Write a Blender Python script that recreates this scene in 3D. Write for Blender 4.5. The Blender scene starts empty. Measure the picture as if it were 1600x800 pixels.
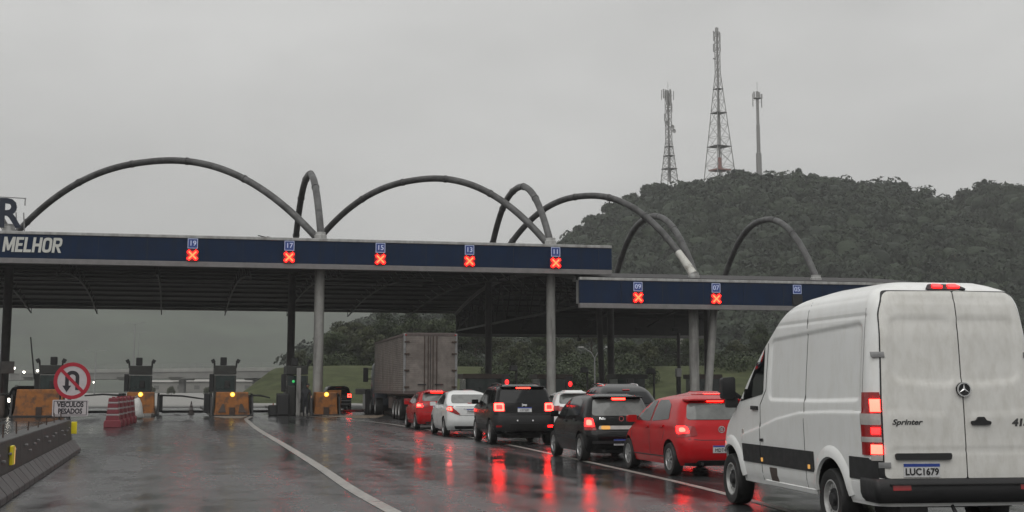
import bpy, bmesh, math, random
import numpy as np
from mathutils import Vector, Matrix, noise
from mathutils.bvhtree import BVHTree
from mathutils.geometry import delaunay_2d_cdt

R = math.radians
scene = bpy.context.scene
COL = scene.collection
random.seed(7)

# ------------------------------------------------------------------ camera
PITCH = R(8.0)
FPX = 2178.6                      # focal length in pixels of the 1600 px wide photograph
HOR = 605.0                       # horizon row
CAMZ = 1.61
PPY = HOR - FPX * math.tan(PITCH)
cam_d = bpy.data.cameras.new('camera')
cam = bpy.data.objects.new('camera', cam_d)
COL.objects.link(cam)
cam.location = (0, 0, CAMZ)
cam.rotation_euler = (R(90) + PITCH, 0, 0)
cam_d.sensor_width = 36
cam_d.lens = FPX / 1600 * 36
cam_d.shift_y = -(400 - PPY) / 1600
cam_d.clip_start = 0.1
cam_d.clip_end = 9000
scene.camera = cam

# ------------------------------------------------------------------ sky, sun, exposure
SUN_EL, SUN_AZ = R(52), R(200)    # azimuth clockwise from +Y: behind and to the left of the camera
w = bpy.data.worlds.new('World')
scene.world = w
w.use_nodes = True
nt = w.node_tree
nt.nodes.clear()
def wn(t, **k):
    n = nt.nodes.new(t)
    for a, b in k.items(): setattr(n, a, b)
    return n
sky = wn('ShaderNodeTexSky', sky_type='NISHITA', sun_disc=False, sun_elevation=SUN_EL, sun_rotation=SUN_AZ)
hsv = wn('ShaderNodeHueSaturation'); hsv.inputs['Saturation'].default_value = 0.04
geo = wn('ShaderNodeNewGeometry')
sep = wn('ShaderNodeSeparateXYZ')
lum = wn('ShaderNodeMapRange')       # standard overcast luminance, horizon to zenith, about 1 : 2
lum.inputs['From Min'].default_value = 0; lum.inputs['From Max'].default_value = 1
lum.inputs['To Min'].default_value = 5.2; lum.inputs['To Max'].default_value = 9.6
tc = wn('ShaderNodeTexCoord')
mp = wn('ShaderNodeMapping'); mp.inputs['Scale'].default_value = (2.2, 2.2, 5.5)
nz = wn('ShaderNodeTexNoise'); nz.inputs['Scale'].default_value = 1.6; nz.inputs['Detail'].default_value = 5; nz.inputs['Roughness'].default_value = .5
cr = wn('ShaderNodeMapRange'); cr.inputs['From Min'].default_value = .3; cr.inputs['From Max'].default_value = .7
cr.inputs['To Min'].default_value = .84; cr.inputs['To Max'].default_value = 1.10
mul = wn('ShaderNodeMix', data_type='RGBA', blend_type='MULTIPLY'); mul.inputs['Factor'].default_value = 1
mix = wn('ShaderNodeMix', data_type='RGBA'); mix.inputs['Factor'].default_value = 0.88   # cloud cover over the clear sky
tint = wn('ShaderNodeMix', data_type='RGBA', blend_type='MULTIPLY'); tint.inputs['Factor'].default_value = 1; tint.inputs[7].default_value = (1, 1.0, .985, 1)
bg = wn('ShaderNodeBackground'); bg.inputs['Strength'].default_value = 0.1
out = wn('ShaderNodeOutputWorld')
L = nt.links.new
L(tc.outputs['Generated'], sep.inputs[0]); L(sep.outputs['Z'], lum.inputs['Value'])
L(tc.outputs['Generated'], mp.inputs[0]); L(mp.outputs[0], nz.inputs['Vector']); L(nz.outputs['Fac'], cr.inputs['Value'])
L(lum.outputs[0], mul.inputs[6]); L(cr.outputs[0], mul.inputs[7])
L(sky.outputs[0], hsv.inputs['Color'])
L(hsv.outputs[0], mix.inputs[6]); L(mul.outputs[2], mix.inputs[7])
L(mix.outputs[2], tint.inputs[6]); L(tint.outputs[2], bg.inputs['Color']); L(bg.outputs[0], out.inputs['Surface'])

sun_d = bpy.data.lights.new('sun', 'SUN')
sun_d.energy = 1.0; sun_d.angle = R(60); sun_d.color = (1, .985, .96)
sun = bpy.data.objects.new('sun', sun_d); COL.objects.link(sun)
sd = Vector((math.sin(SUN_AZ) * math.cos(SUN_EL), math.cos(SUN_AZ) * math.cos(SUN_EL), math.sin(SUN_EL)))
sun.rotation_euler = sd.to_track_quat('Z', 'Y').to_euler()
sun.location = sd * 300

vs = scene.view_settings
vs.view_transform = 'Standard'; vs.look = 'None'; vs.gamma = 1; vs.exposure = 0; vs.use_curve_mapping = False
scene.render.engine = 'CYCLES'
cy = scene.cycles
cy.max_bounces = 8; cy.diffuse_bounces = 3; cy.glossy_bounces = 4; cy.transmission_bounces = 4; cy.volume_bounces = 0
cy.caustics_reflective = False; cy.caustics_refractive = False; cy.sample_clamp_indirect = 60
cy.use_denoising = True

# ------------------------------------------------------------------ pixels and plaza frame to metres (used to survey the photograph)
def ray(u, v):
    x, y = (u - 800) / FPX, -(v - PPY) / FPX
    return Vector((x, math.cos(PITCH) - y * math.sin(PITCH), math.sin(PITCH) + y * math.cos(PITCH)))
def P(u, v, Y):
    d = ray(u, v)
    return Vector((0, 0, CAMZ)) + d * (Y / d.y)
def G(u, v, z=0.0):
    d = ray(u, v)
    return Vector((0, 0, CAMZ)) + d * ((z - CAMZ) / d.z)
ANG = R(13.5)                      # the traffic heads this far to the left of the view axis
CA, SA = math.cos(ANG), math.sin(ANG)
P0 = Vector((-27.5, 75.5, 0))
def T(t, s, z=0.0):                # t along the canopy front, s along the traffic
    return Vector((P0.x + t * CA - s * SA, P0.y + t * SA + s * CA, z))
HEAD = R(90) + ANG                 # rotation that turns local +x into the traffic direction

# ------------------------------------------------------------------ materials
MAT = {}
def material(name, col, rough=.5, metal=0, spec=.5, var=.12, scale=6, bump=0, bscale=40, emit=None, estr=0, coat=0, dirt=None, dscale=1.5, dlo=.5, dhi=.68, dst=(1, 1, 1), rvar=0, alpha=None, trans=0):
    if name in MAT: return MAT[name]
    m = bpy.data.materials.new(name); m.use_nodes = True
    t = m.node_tree; b = t.nodes['Principled BSDF']
    b.inputs['Roughness'].default_value = rough; b.inputs['Metallic'].default_value = metal
    b.inputs['Specular IOR Level'].default_value = spec
    if coat: b.inputs['Coat Weight'].default_value = coat; b.inputs['Coat Roughness'].default_value = .06
    if trans: b.inputs['Transmission Weight'].default_value = trans
    c = Vector(col)
    tcn = t.nodes.new('ShaderNodeTexCoord')
    n = t.nodes.new('ShaderNodeTexNoise'); n.inputs['Scale'].default_value = scale; n.inputs['Detail'].default_value = 5; n.inputs['Roughness'].default_value = .6
    t.links.new(tcn.outputs['Object'], n.inputs['Vector'])
    r = t.nodes.new('ShaderNodeValToRGB')
    r.color_ramp.elements[0].position = .3; r.color_ramp.elements[0].color = (*(c * (1 - var)), 1)
    r.color_ramp.elements[1].position = .7; r.color_ramp.elements[1].color = (*(c * (1 + var)), 1)
    t.links.new(n.outputs['Fac'], r.inputs[0])
    last = r.outputs[0]
    if dirt:
        n2 = t.nodes.new('ShaderNodeTexNoise'); n2.inputs['Scale'].default_value = dscale; n2.inputs['Detail'].default_value = 8; n2.inputs['Roughness'].default_value = .65
        mpn = t.nodes.new('ShaderNodeMapping'); mpn.inputs['Scale'].default_value = dst
        t.links.new(tcn.outputs['Object'], mpn.inputs['Vector']); t.links.new(mpn.outputs[0], n2.inputs['Vector'])
        mr = t.nodes.new('ShaderNodeMapRange'); mr.inputs['From Min'].default_value = dlo; mr.inputs['From Max'].default_value = dhi
        t.links.new(n2.outputs['Fac'], mr.inputs['Value'])
        mx = t.nodes.new('ShaderNodeMix'); mx.data_type = 'RGBA'; mx.inputs[7].default_value = (*dirt, 1)
        t.links.new(mr.outputs[0], mx.inputs['Factor']); t.links.new(last, mx.inputs[6]); last = mx.outputs[2]
    t.links.new(last, b.inputs['Base Color'])
    if rvar:
        m2 = t.nodes.new('ShaderNodeMapRange'); m2.inputs['From Min'].default_value = .3; m2.inputs['From Max'].default_value = .7
        m2.inputs['To Min'].default_value = max(.02, rough - rvar); m2.inputs['To Max'].default_value = min(1, rough + rvar)
        t.links.new(n.outputs['Fac'], m2.inputs['Value']); t.links.new(m2.outputs[0], b.inputs['Roughness'])
    if bump:
        n3 = t.nodes.new('ShaderNodeTexNoise'); n3.inputs['Scale'].default_value = bscale; n3.inputs['Detail'].default_value = 4
        t.links.new(tcn.outputs['Object'], n3.inputs['Vector'])
        bp = t.nodes.new('ShaderNodeBump'); bp.inputs['Strength'].default_value = 1; bp.inputs['Distance'].default_value = bump
        t.links.new(n3.outputs['Fac'], bp.inputs['Height']); t.links.new(bp.outputs[0], b.inputs['Normal'])
    if emit:
        b.inputs['Emission Color'].default_value = (*emit, 1); b.inputs['Emission Strength'].default_value = estr
    MAT[name] = m
    return m
M = material
M('white_paint', (.84, .845, .83), .28, coat=.4, var=.02, scale=3, dirt=(.76, .755, .72), dscale=7, dst=(1, 1, .4), dlo=.45, dhi=.8)
M('white_paint_grimy', (.72, .71, .675), .36, coat=.2, var=.05, scale=2, dirt=(.60, .585, .54), dscale=9.0, dst=(1, 1, .45), dlo=.42, dhi=.72, rvar=.1)
M('car_white', (.72, .73, .72), .25, coat=.5, var=.03)
M('car_red', (.46, .007, .011), .25, spec=.25, coat=.15, var=.06, dirt=(.36, .012, .014), dscale=3)
M('car_red_dark', (.40, .008, .011), .25, spec=.25, coat=.15, var=.08)
M('car_black', (.004, .004, .0045), .2, spec=.22, coat=.10, var=.1, rvar=.06)
M('car_grey', (.016, .017, .018), .25, spec=.3, coat=.15, var=.1)
M('black_plastic', (.014, .014, .015), .55, var=.25, rvar=.1, scale=9)
M('rubber', (.012, .012, .012), .6, var=.3, scale=14, bump=.002, bscale=60)
M('glass_dark', (.004, .005, .006), .05, spec=.32, var=.2)
M('glass_grey', (.13, .135, .13), .06, spec=.6, var=.35, scale=3)  # opaque grey stands in for light seen through the rear windows
M('glass_smoke', (.045, .048, .048), .06, spec=.5, var=.5, scale=2)
M('alloy', (.5, .5, .5), .3, metal=.8, var=.15, scale=10)
M('steel_rim', (.48, .48, .47), .4, metal=.3, var=.2, scale=12)
M('chrome', (.7, .7, .7), .12, metal=1, var=.05)
M('lens_red', (.22, .005, .007), .12, coat=.4, emit=(1, .02, .02), estr=.04, var=.2)
M('lens_lit', (.5, .02, .02), .15, emit=(1, .005, .005), estr=14.0)
M('lens_core', (.8, .3, .25), .15, emit=(1, .016, .010), estr=24)
M('lens_clear', (.45, .42, .40), .12, coat=.4, var=.2)
M('lens_amber', (.5, .2, .03), .15, emit=(1, .55, .15), estr=.5)
M('plate_white', (.6, .6, .6), .4, var=.08, scale=20)
M('plate_blue', (.02, .05, .28), .4, var=.05)
M('ink', (.012, .012, .014), .5, var=.1)
M('badge', (.09, .09, .09), .25, metal=.7, var=.1)
M('asphalt_seam', (.02, .02, .02), .5)
M('steel_dark', (.018, .0175, .0175), .55, metal=.2, var=.35, scale=2.5)
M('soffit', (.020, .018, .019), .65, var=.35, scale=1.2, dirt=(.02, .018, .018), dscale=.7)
M('skylight_paint', (.3, .3, .29), .5, var=.15)  # pale tone painted as daylight in the roof slits
M('arch_paint', (.088, .088, .088), .5, var=.25, scale=2.0, dirt=(.035, .034, .034), dscale=1.3, dlo=.42, dhi=.6, bump=.004, bscale=8)
M('arch_cap', (.58, .57, .53), .5, var=.1, scale=5, dirt=(.25, .23, .2), dscale=2)
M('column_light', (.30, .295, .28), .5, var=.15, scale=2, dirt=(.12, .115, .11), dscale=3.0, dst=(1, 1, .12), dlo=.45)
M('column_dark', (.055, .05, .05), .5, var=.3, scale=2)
M('fascia_blue', (.0028, .0165, .052), .38, spec=.15, var=.16, scale=.8, dirt=(.010, .017, .036), dscale=2.2, dst=(1, 1, .10), dlo=.48, dhi=.75)
M('trim_white', (.42, .42, .41), .45, var=.12, scale=1.5, dirt=(.20, .19, .18), dscale=2.0, dst=(1, 1, .2), dlo=.45, dhi=.7)
M('trim_grey', (.20, .19, .19), .5, var=.15, scale=2)
M('letter_white', (.62, .62, .58), .5, var=.08)
M('letter_blue', (.006, .012, .03), .4, var=.2)
M('panel_blue', (.025, .06, .26), .4, var=.1)
M('panel_line', (.5, .55, .7), .5, emit=(.55, .65, 1), estr=.18)
M('cross_red', (.3, .01, .01), .3, emit=(1, .004, .003), estr=18)
M('cross_core', (.6, .3, .1), .3, emit=(1, .075, .02), estr=4.5)
M('signal_box', (.02, .012, .012), .4, emit=(1, .01, .005), estr=.16)  # faint red emission paints the halo of the cross onto its box
M('orange_paint', (.30, .105, .015), .5, var=.2, scale=3, dirt=(.10, .045, .02), dscale=2.2, dlo=.45, dhi=.62, bump=.006, bscale=5)
M('booth_dark', (.026, .027, .024), .5, var=.3, scale=3)
M('booth_grey', (.13, .13, .12), .5, var=.2, scale=3)
M('booth_brown', (.07, .05, .04), .5, var=.3, scale=3)
M('booth_glass', (.012, .026, .024), .1, var=.5, scale=2)
M('yellow_lamp', (.8, .6, .1), .3, emit=(1, .45, .04), estr=1.0)
M('yellow_core', (.9, .8, .3), .3, emit=(1, .72, .12), estr=2.4)
M('white_lamp', (.9, .9, .8), .3, emit=(1, .93, .8), estr=9)
M('green_lamp', (.1, .6, .2), .3, emit=(.05, 1, .25), estr=.35)
M('signal_red', (.5, .03, .03), .3, emit=(1, .015, .015), estr=3)
M('concrete_dark', (.040, .038, .036), .55, var=.3, scale=4, bump=.01, bscale=25, dirt=(.03, .03, .03), dscale=1.2)
M('concrete_foot', (.075, .07, .07), .6, var=.25, scale=4, bump=.008, bscale=25, dirt=(.06, .05, .05), dscale=1.5)
M('concrete_pale', (.24, .235, .22), .7, var=.15, scale=1, bump=.01, bscale=3, dirt=(.2, .19, .18), dscale=.3)
M('rust', (.05, .03, .022), .8, var=.3)
M('reflector', (.75, .62, .02), .35, emit=(1, .82, .02), estr=.04)  # slight emission stands in for the light it throws back
M('sign_red', (.38, .012, .03), .4, var=.06, scale=10)
M('sign_white', (.50, .46, .47), .45, var=.06, scale=8)
M('sign_black', (.018, .014, .02), .5)
M('galvanised', (.25, .25, .25), .45, metal=.5, var=.2)
M('barrier_red', (.20, .030, .042), .45, var=.2, scale=3, dirt=(.11, .025, .03), dscale=3)
M('barrier_white', (.36, .33, .33), .5, var=.15, scale=3, dirt=(.28, .2, .2), dscale=3)
M('sack', (.5, .5, .48), .7, var=.15, scale=8, bump=.02, bscale=12)
M('cone_grey', (.14, .12, .11), .6, var=.2)
M('cone_orange', (.30, .06, .03), .6, var=.2)
M('truck_box', (.20, .175, .157), .55, metal=0, var=.22, scale=2, dirt=(.11, .092, .082), dscale=1.1, dlo=.42, dhi=.66)
M('truck_frame', (.09, .07, .065), .6, var=.3)
M('truck_cab', (.05, .06, .075), .35, coat=.3, var=.2)
M('cloth_dark', (.012, .013, .017), .8, var=.3, bump=.006, bscale=14)
M('skin', (.28, .15, .10), .55, var=.1)
M('tower_paint', (.24, .235, .23), .55, var=.15)
M('tower_red', (.30, .13, .11), .55, var=.15)
M('antenna', (.34, .34, .335), .5, var=.1)
M('bark', (.06, .05, .04), .85, var=.35, scale=5, bump=.03, bscale=8)
M('grass_green', (.056, .066, .030), .9, spec=.1, var=.4, scale=.5, bump=.05, bscale=4, dirt=(.080, .086, .042), dscale=.15)
M('dirt_green', (.03, .037, .022), .9, var=.4, scale=.1)
M('mountain', (.040, .054, .034), .9, var=.4, scale=.02)
M('cobble', (.17, .135, .10), .5, var=.35, scale=14, bump=.02, bscale=12, rvar=.15)
M('kerb', (.2, .19, .175), .5, var=.2, scale=2)
M('bridge_concrete_shaded', (.17, .168, .158), .7, var=.15, scale=.5, dirt=(.2, .195, .18), dscale=.2)  # deck and piers darkened: shadow of the bridge put into the colour
M('bridge_concrete_lit', (.26, .257, .24), .7, var=.12, scale=.5)  # lighter copy of the bridge concrete for the brighter top edge
M('house_wall', (.3, .29, .27), .8, var=.1)
M('roof_tile', (.25, .15, .11), .8, var=.2)

def leaf_material(name, lo, hi):
    m = bpy.data.materials.new(name); m.use_nodes = True
    t = m.node_tree; b = t.nodes['Principled BSDF']; b.inputs['Roughness'].default_value = .6
    b.inputs['Specular IOR Level'].default_value = .25
    a = t.nodes.new('ShaderNodeAttribute'); a.attribute_name = 'tint'
    r = t.nodes.new('ShaderNodeValToRGB')
    r.color_ramp.elements[0].color = (*lo, 1); r.color_ramp.elements[1].color = (*hi, 1)
    t.links.new(a.outputs['Fac'], r.inputs[0]); t.links.new(r.outputs[0], b.inputs['Base Color'])
    MAT[name] = m
leaf_material('leaf', (.014, .022, .009), (.055, .074, .030))
leaf_material('leaf_olive', (.020, .025, .011), (.068, .078, .036))
leaf_material('leaf_forest', (.008, .0155, .0075), (.027, .042, .019))

def paint_lines():
    """White road paint, worn through to the asphalt in patches."""
    m = M('road_paint', (.31, .30, .275), .35, var=.2, scale=2, dirt=(.09, .085, .08), dscale=9, dlo=.5, dhi=.70, rvar=.1)
    return m
paint_lines()

def road_material():
    m = bpy.data.materials.new('wet_asphalt'); m.use_nodes = True
    t = m.node_tree; b = t.nodes['Principled BSDF']
    N = t.nodes.new; K = t.links.new
    tcn = N('ShaderNodeTexCoord')
    rot = N('ShaderNodeMapping'); rot.vector_type = 'TEXTURE'; rot.inputs['Rotation'].default_value = (0, 0, ANG)
    K(tcn.outputs['Object'], rot.inputs['Vector'])
    def nz(scale, detail=5, rough=.6, stretch=(1, 1, 1)):
        mp = N('ShaderNodeMapping'); mp.inputs['Scale'].default_value = stretch
        K(rot.outputs[0], mp.inputs['Vector'])
        n = N('ShaderNodeTexNoise'); n.inputs['Scale'].default_value = scale; n.inputs['Detail'].default_value = detail; n.inputs['Roughness'].default_value = rough
        K(mp.outputs[0], n.inputs['Vector']); return n.outputs['Fac']
    def rng(v, a, b_, lo, hi):
        n = N('ShaderNodeMapRange'); n.inputs['From Min'].default_value = a; n.inputs['From Max'].default_value = b_
        n.inputs['To Min'].default_value = lo; n.inputs['To Max'].default_value = hi
        K(v, n.inputs['Value']); return n.outputs[0]
    def mth(op, a, b_):
        n = N('ShaderNodeMath'); n.operation = op
        for i, q in enumerate((a, b_)):
            if isinstance(q, (int, float)): n.inputs[i].default_value = q
            else: K(q, n.inputs[i])
        return n.outputs[0]
    base = nz(.5, 6, .6, (1, .25, 1)); grain = nz(35, 3, .7)
    col = N('ShaderNodeValToRGB')
    col.color_ramp.elements[0].position = .3; col.color_ramp.elements[0].color = (.019, .0195, .020, 1)
    col.color_ramp.elements[1].position = .72; col.color_ramp.elements[1].color = (.055, .0565, .058, 1)
    K(mth('ADD', mth('MULTIPLY', base, .7), mth('MULTIPLY', grain, .3)), col.inputs[0])
    K(col.outputs[0], b.inputs['Base Color'])
    wet = nz(.16, 5, .55, (1, .35, 1))                # where water stands and where the aggregate shows
    fine = nz(1.8, 5, .65, (1, .5, 1))
    wv = mth('ADD', mth('MULTIPLY', wet, .65), mth('MULTIPLY', fine, .35))
    trk = nz(.55, 3, .5, (1.5, .03, 1))
    K(mth('ADD', rng(wv, .40, .60, .06, .30), rng(trk, .42, .62, -.03, .10)), b.inputs['Roughness'])
    b.inputs['Specular IOR Level'].default_value = .5
    hb = mth('ADD', mth('MULTIPLY', nz(70, 2, .6), .35), mth('MULTIPLY', nz(7, 4, .6, (.35, 1.6, 1)), 1.0))
    amp = rng(wv, .38, .62, .15, 1.0)
    bp = N('ShaderNodeBump'); bp.inputs['Distance'].default_value = .0085
    K(hb, bp.inputs['Height']); K(amp, bp.inputs['Strength'])
    K(bp.outputs[0], b.inputs['Normal'])
    MAT['wet_asphalt'] = m
road_material()

# ------------------------------------------------------------------ mesh helper
class MB:
    def __init__(s): s.v = []; s.f = []; s.m = []
    def add(s, vs, fs, mi=0):
        o = len(s.v); s.v += [tuple(v) for v in vs]; s.f += [tuple(i + o for i in f) for f in fs]; s.m += [mi] * len(fs); return s
    def box(s, c, size, rz=0, mi=0, taper=1.0, rot=None):
        x, y, z = (q / 2 for q in size); k = taper
        vs = [(-x, -y, -z), (x, -y, -z), (x, y, -z), (-x, y, -z), (-x * k, -y * k, z), (x * k, -y * k, z), (x * k, y * k, z), (-x * k, y * k, z)]
        mm = rot if rot is not None else Matrix.Rotation(rz, 3, 'Z')
        vs = [mm @ Vector(v) + Vector(c) for v in vs]
        return s.add(vs, [(3, 2, 1, 0), (4, 5, 6, 7), (0, 1, 5, 4), (1, 2, 6, 5), (2, 3, 7, 6), (3, 0, 4, 7)], mi)
    def bar(s, a, b, w_, h, mi=0, up=(0, 0, 1)):
        a, b = Vector(a), Vector(b); d = (b - a).normalized(); u = Vector(up)
        if abs(d.dot(u)) > .98: u = Vector((0, 1, 0))
        r = d.cross(u).normalized() * (w_ / 2); q = r.cross(d).normalized() * (h / 2)
        vs = [a - r - q, a + r - q, a + r + q, a - r + q, b - r - q, b + r - q, b + r + q, b - r + q]
        return s.add(vs, [(0, 1, 2, 3), (7, 6, 5, 4), (4, 5, 1, 0), (5, 6, 2, 1), (6, 7, 3, 2), (7, 4, 0, 3)], mi)
    def cyl(s, a, b, r0, r1=None, n=12, mi=0):
        r1 = r0 if r1 is None else r1
        return s.tube([a, b], [r0, r1], n, mi)
    def tube(s, pts, rad, n=10, mi=0):
        pts = [Vector(p) for p in pts]
        if not hasattr(rad, '__len__'): rad = [rad] * len(pts)
        vs, fs = [], []; prev = None
        for i, p in enumerate(pts):
            d = (pts[min(i + 1, len(pts) - 1)] - pts[max(i - 1, 0)]).normalized()
            if prev is None:
                u = Vector((0, 0, 1)) if abs(d.z) < .95 else Vector((1, 0, 0))
                u = (u - d * u.dot(d)).normalized()
            else:
                u = (prev - d * prev.dot(d)).normalized()
            prev = u; q = d.cross(u)
            for k in range(n):
                a = 2 * math.pi * k / n
                vs.append(p + (u * math.cos(a) + q * math.sin(a)) * rad[i])
        for i in range(len(pts) - 1):
            for k in range(n):
                a, b = i * n + k, i * n + (k + 1) % n
                fs.append((a, b, b + n, a + n))
        fs.append(tuple(range(n - 1, -1, -1))); e = (len(pts) - 1) * n
        fs.append(tuple(range(e, e + n)))
        return s.add(vs, fs, mi)
    def lathe(s, prof, n=24, mi=0, fn=None, caps=True):
        vs, fs = [], []
        for r, z in prof:
            for k in range(n):
                a = 2 * math.pi * k / n
                v = Vector((r * math.cos(a), r * math.sin(a), z)); vs.append(fn(v) if fn else v)
        for i in range(len(prof) - 1):
            for k in range(n):
                a, b = i * n + k, i * n + (k + 1) % n
                fs.append((a, b, b + n, a + n))
        if prof[0] == prof[-1] or not caps: return s.add(vs, fs, mi)
        if prof[0][0] > 1e-5: fs.append(tuple(range(n - 1, -1, -1)))
        e = (len(prof) - 1) * n
        if prof[-1][0] > 1e-5: fs.append(tuple(range(e, e + n)))
        return s.add(vs, fs, mi)
    def prism(s, poly, d0, d1, fn, mi=0):
        """poly: 2-D outline; fn(a, b, d) gives the 3-D point."""
        n = len(poly)
        vs = [fn(a, b, d0) for a, b in poly] + [fn(a, b, d1) for a, b in poly]
        tri = delaunay_2d_cdt([Vector(p) for p in poly], [], [list(range(n))], 1, 1e-6)
        fs = []
        o = tri[0]
        idx = [min(range(n), key=lambda k: (Vector(poly[k]) - q).length_squared) for q in o]
        for f in tri[2]:
            a = [idx[k] for k in f]; fs.append(tuple(a)); fs.append(tuple(k + n for k in reversed(a)))
        for k in range(n):
            j = (k + 1) % n; fs.append((k, j, j + n, k + n))
        return s.add(vs, fs, mi)
    def mesh(s, name, mats, smooth=35, bevel=0):
        me = bpy.data.meshes.new(name)
        me.from_pydata(s.v, [], s.f)
        if not isinstance(mats, (list, tuple)): mats = [mats]
        for q in mats: me.materials.append(MAT[q] if isinstance(q, str) else q)
        me.polygons.foreach_set('material_index', s.m)
        bm = bmesh.new(); bm.from_mesh(me)
        bmesh.ops.recalc_face_normals(bm, faces=bm.faces)
        if bevel:
            es = [e for e in bm.edges if len(e.link_faces) == 2 and e.calc_face_angle(0) > R(30)]
            bmesh.ops.bevel(bm, geom=es, offset=bevel, segments=2, profile=.5, affect='EDGES', clamp_overlap=True)
        bm.to_mesh(me); bm.free()
        if smooth:
            me.polygons.foreach_set('use_smooth', [True] * len(me.polygons))
            me.set_sharp_from_angle(angle=R(smooth))
        me.update(); return me
    def build(s, name, mats, parent=None, smooth=35, bevel=0):
        return link(name, s.mesh(name, mats, smooth, bevel), parent)

def link(name, me, parent=None):
    o = bpy.data.objects.new(name, me); COL.objects.link(o)
    if parent is not None: o.parent = parent
    return o
def tag(o, label=None, cat=None, group=None, kind=None):
    if label: o['label'] = label
    if cat: o['category'] = cat
    if group: o['group'] = group
    if kind: o['kind'] = kind
    return o
def thing(name, label, cat, loc=(0, 0, 0), rz=0, group=None):
    o = bpy.data.objects.new(name, None); COL.objects.link(o)
    o.empty_display_size = .3
    o.location = loc; o.rotation_euler = (0, 0, rz)
    return tag(o, label, cat, group)
def copy_tree(o, parent=None):
    c = o.copy(); COL.objects.link(c); c.parent = parent
    for ch in list(o.children): copy_tree(ch, c)
    return c
def text_geo(txt, size, extrude=.01, offset=0, shear=0, sx=1.0, spacing=1.0):
    cu = bpy.data.curves.new('lettering', 'FONT'); cu.body = txt; cu.size = size; cu.extrude = extrude
    cu.offset = offset; cu.shear = shear; cu.align_x = 'CENTER'; cu.align_y = 'CENTER'; cu.resolution_u = 3
    cu.space_character = spacing
    o = bpy.data.objects.new('lettering', cu); COL.objects.link(o)
    dg = bpy.context.evaluated_depsgraph_get(); dg.update()
    me = bpy.data.meshes.new_from_object(o.evaluated_get(dg))
    vs = [Vector((v.co.x * sx, v.co.y, v.co.z)) for v in me.vertices]; fs = [tuple(p.vertices) for p in me.polygons]
    bpy.data.objects.remove(o); bpy.data.curves.remove(cu); bpy.data.meshes.remove(me)
    return vs, fs
def rounded(pts, r, n=4):
    """Round the corners of a 2-D polygon."""
    res = []; k = len(pts)
    for i in range(k):
        p, a, b = Vector(pts[i]), Vector(pts[i - 1]), Vector(pts[(i + 1) % k])
        rr = r[i] if hasattr(r, '__len__') else r
        da, db = a - p, b - p
        q = min(rr, da.length * .45, db.length * .45)
        s_, e = p + da.normalized() * q, p + db.normalized() * q
        for j in range(n + 1):
            u = j / n
            res.append(tuple((1 - u) ** 2 * s_ + 2 * u * (1 - u) * p + u * u * e))
    return res
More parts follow.
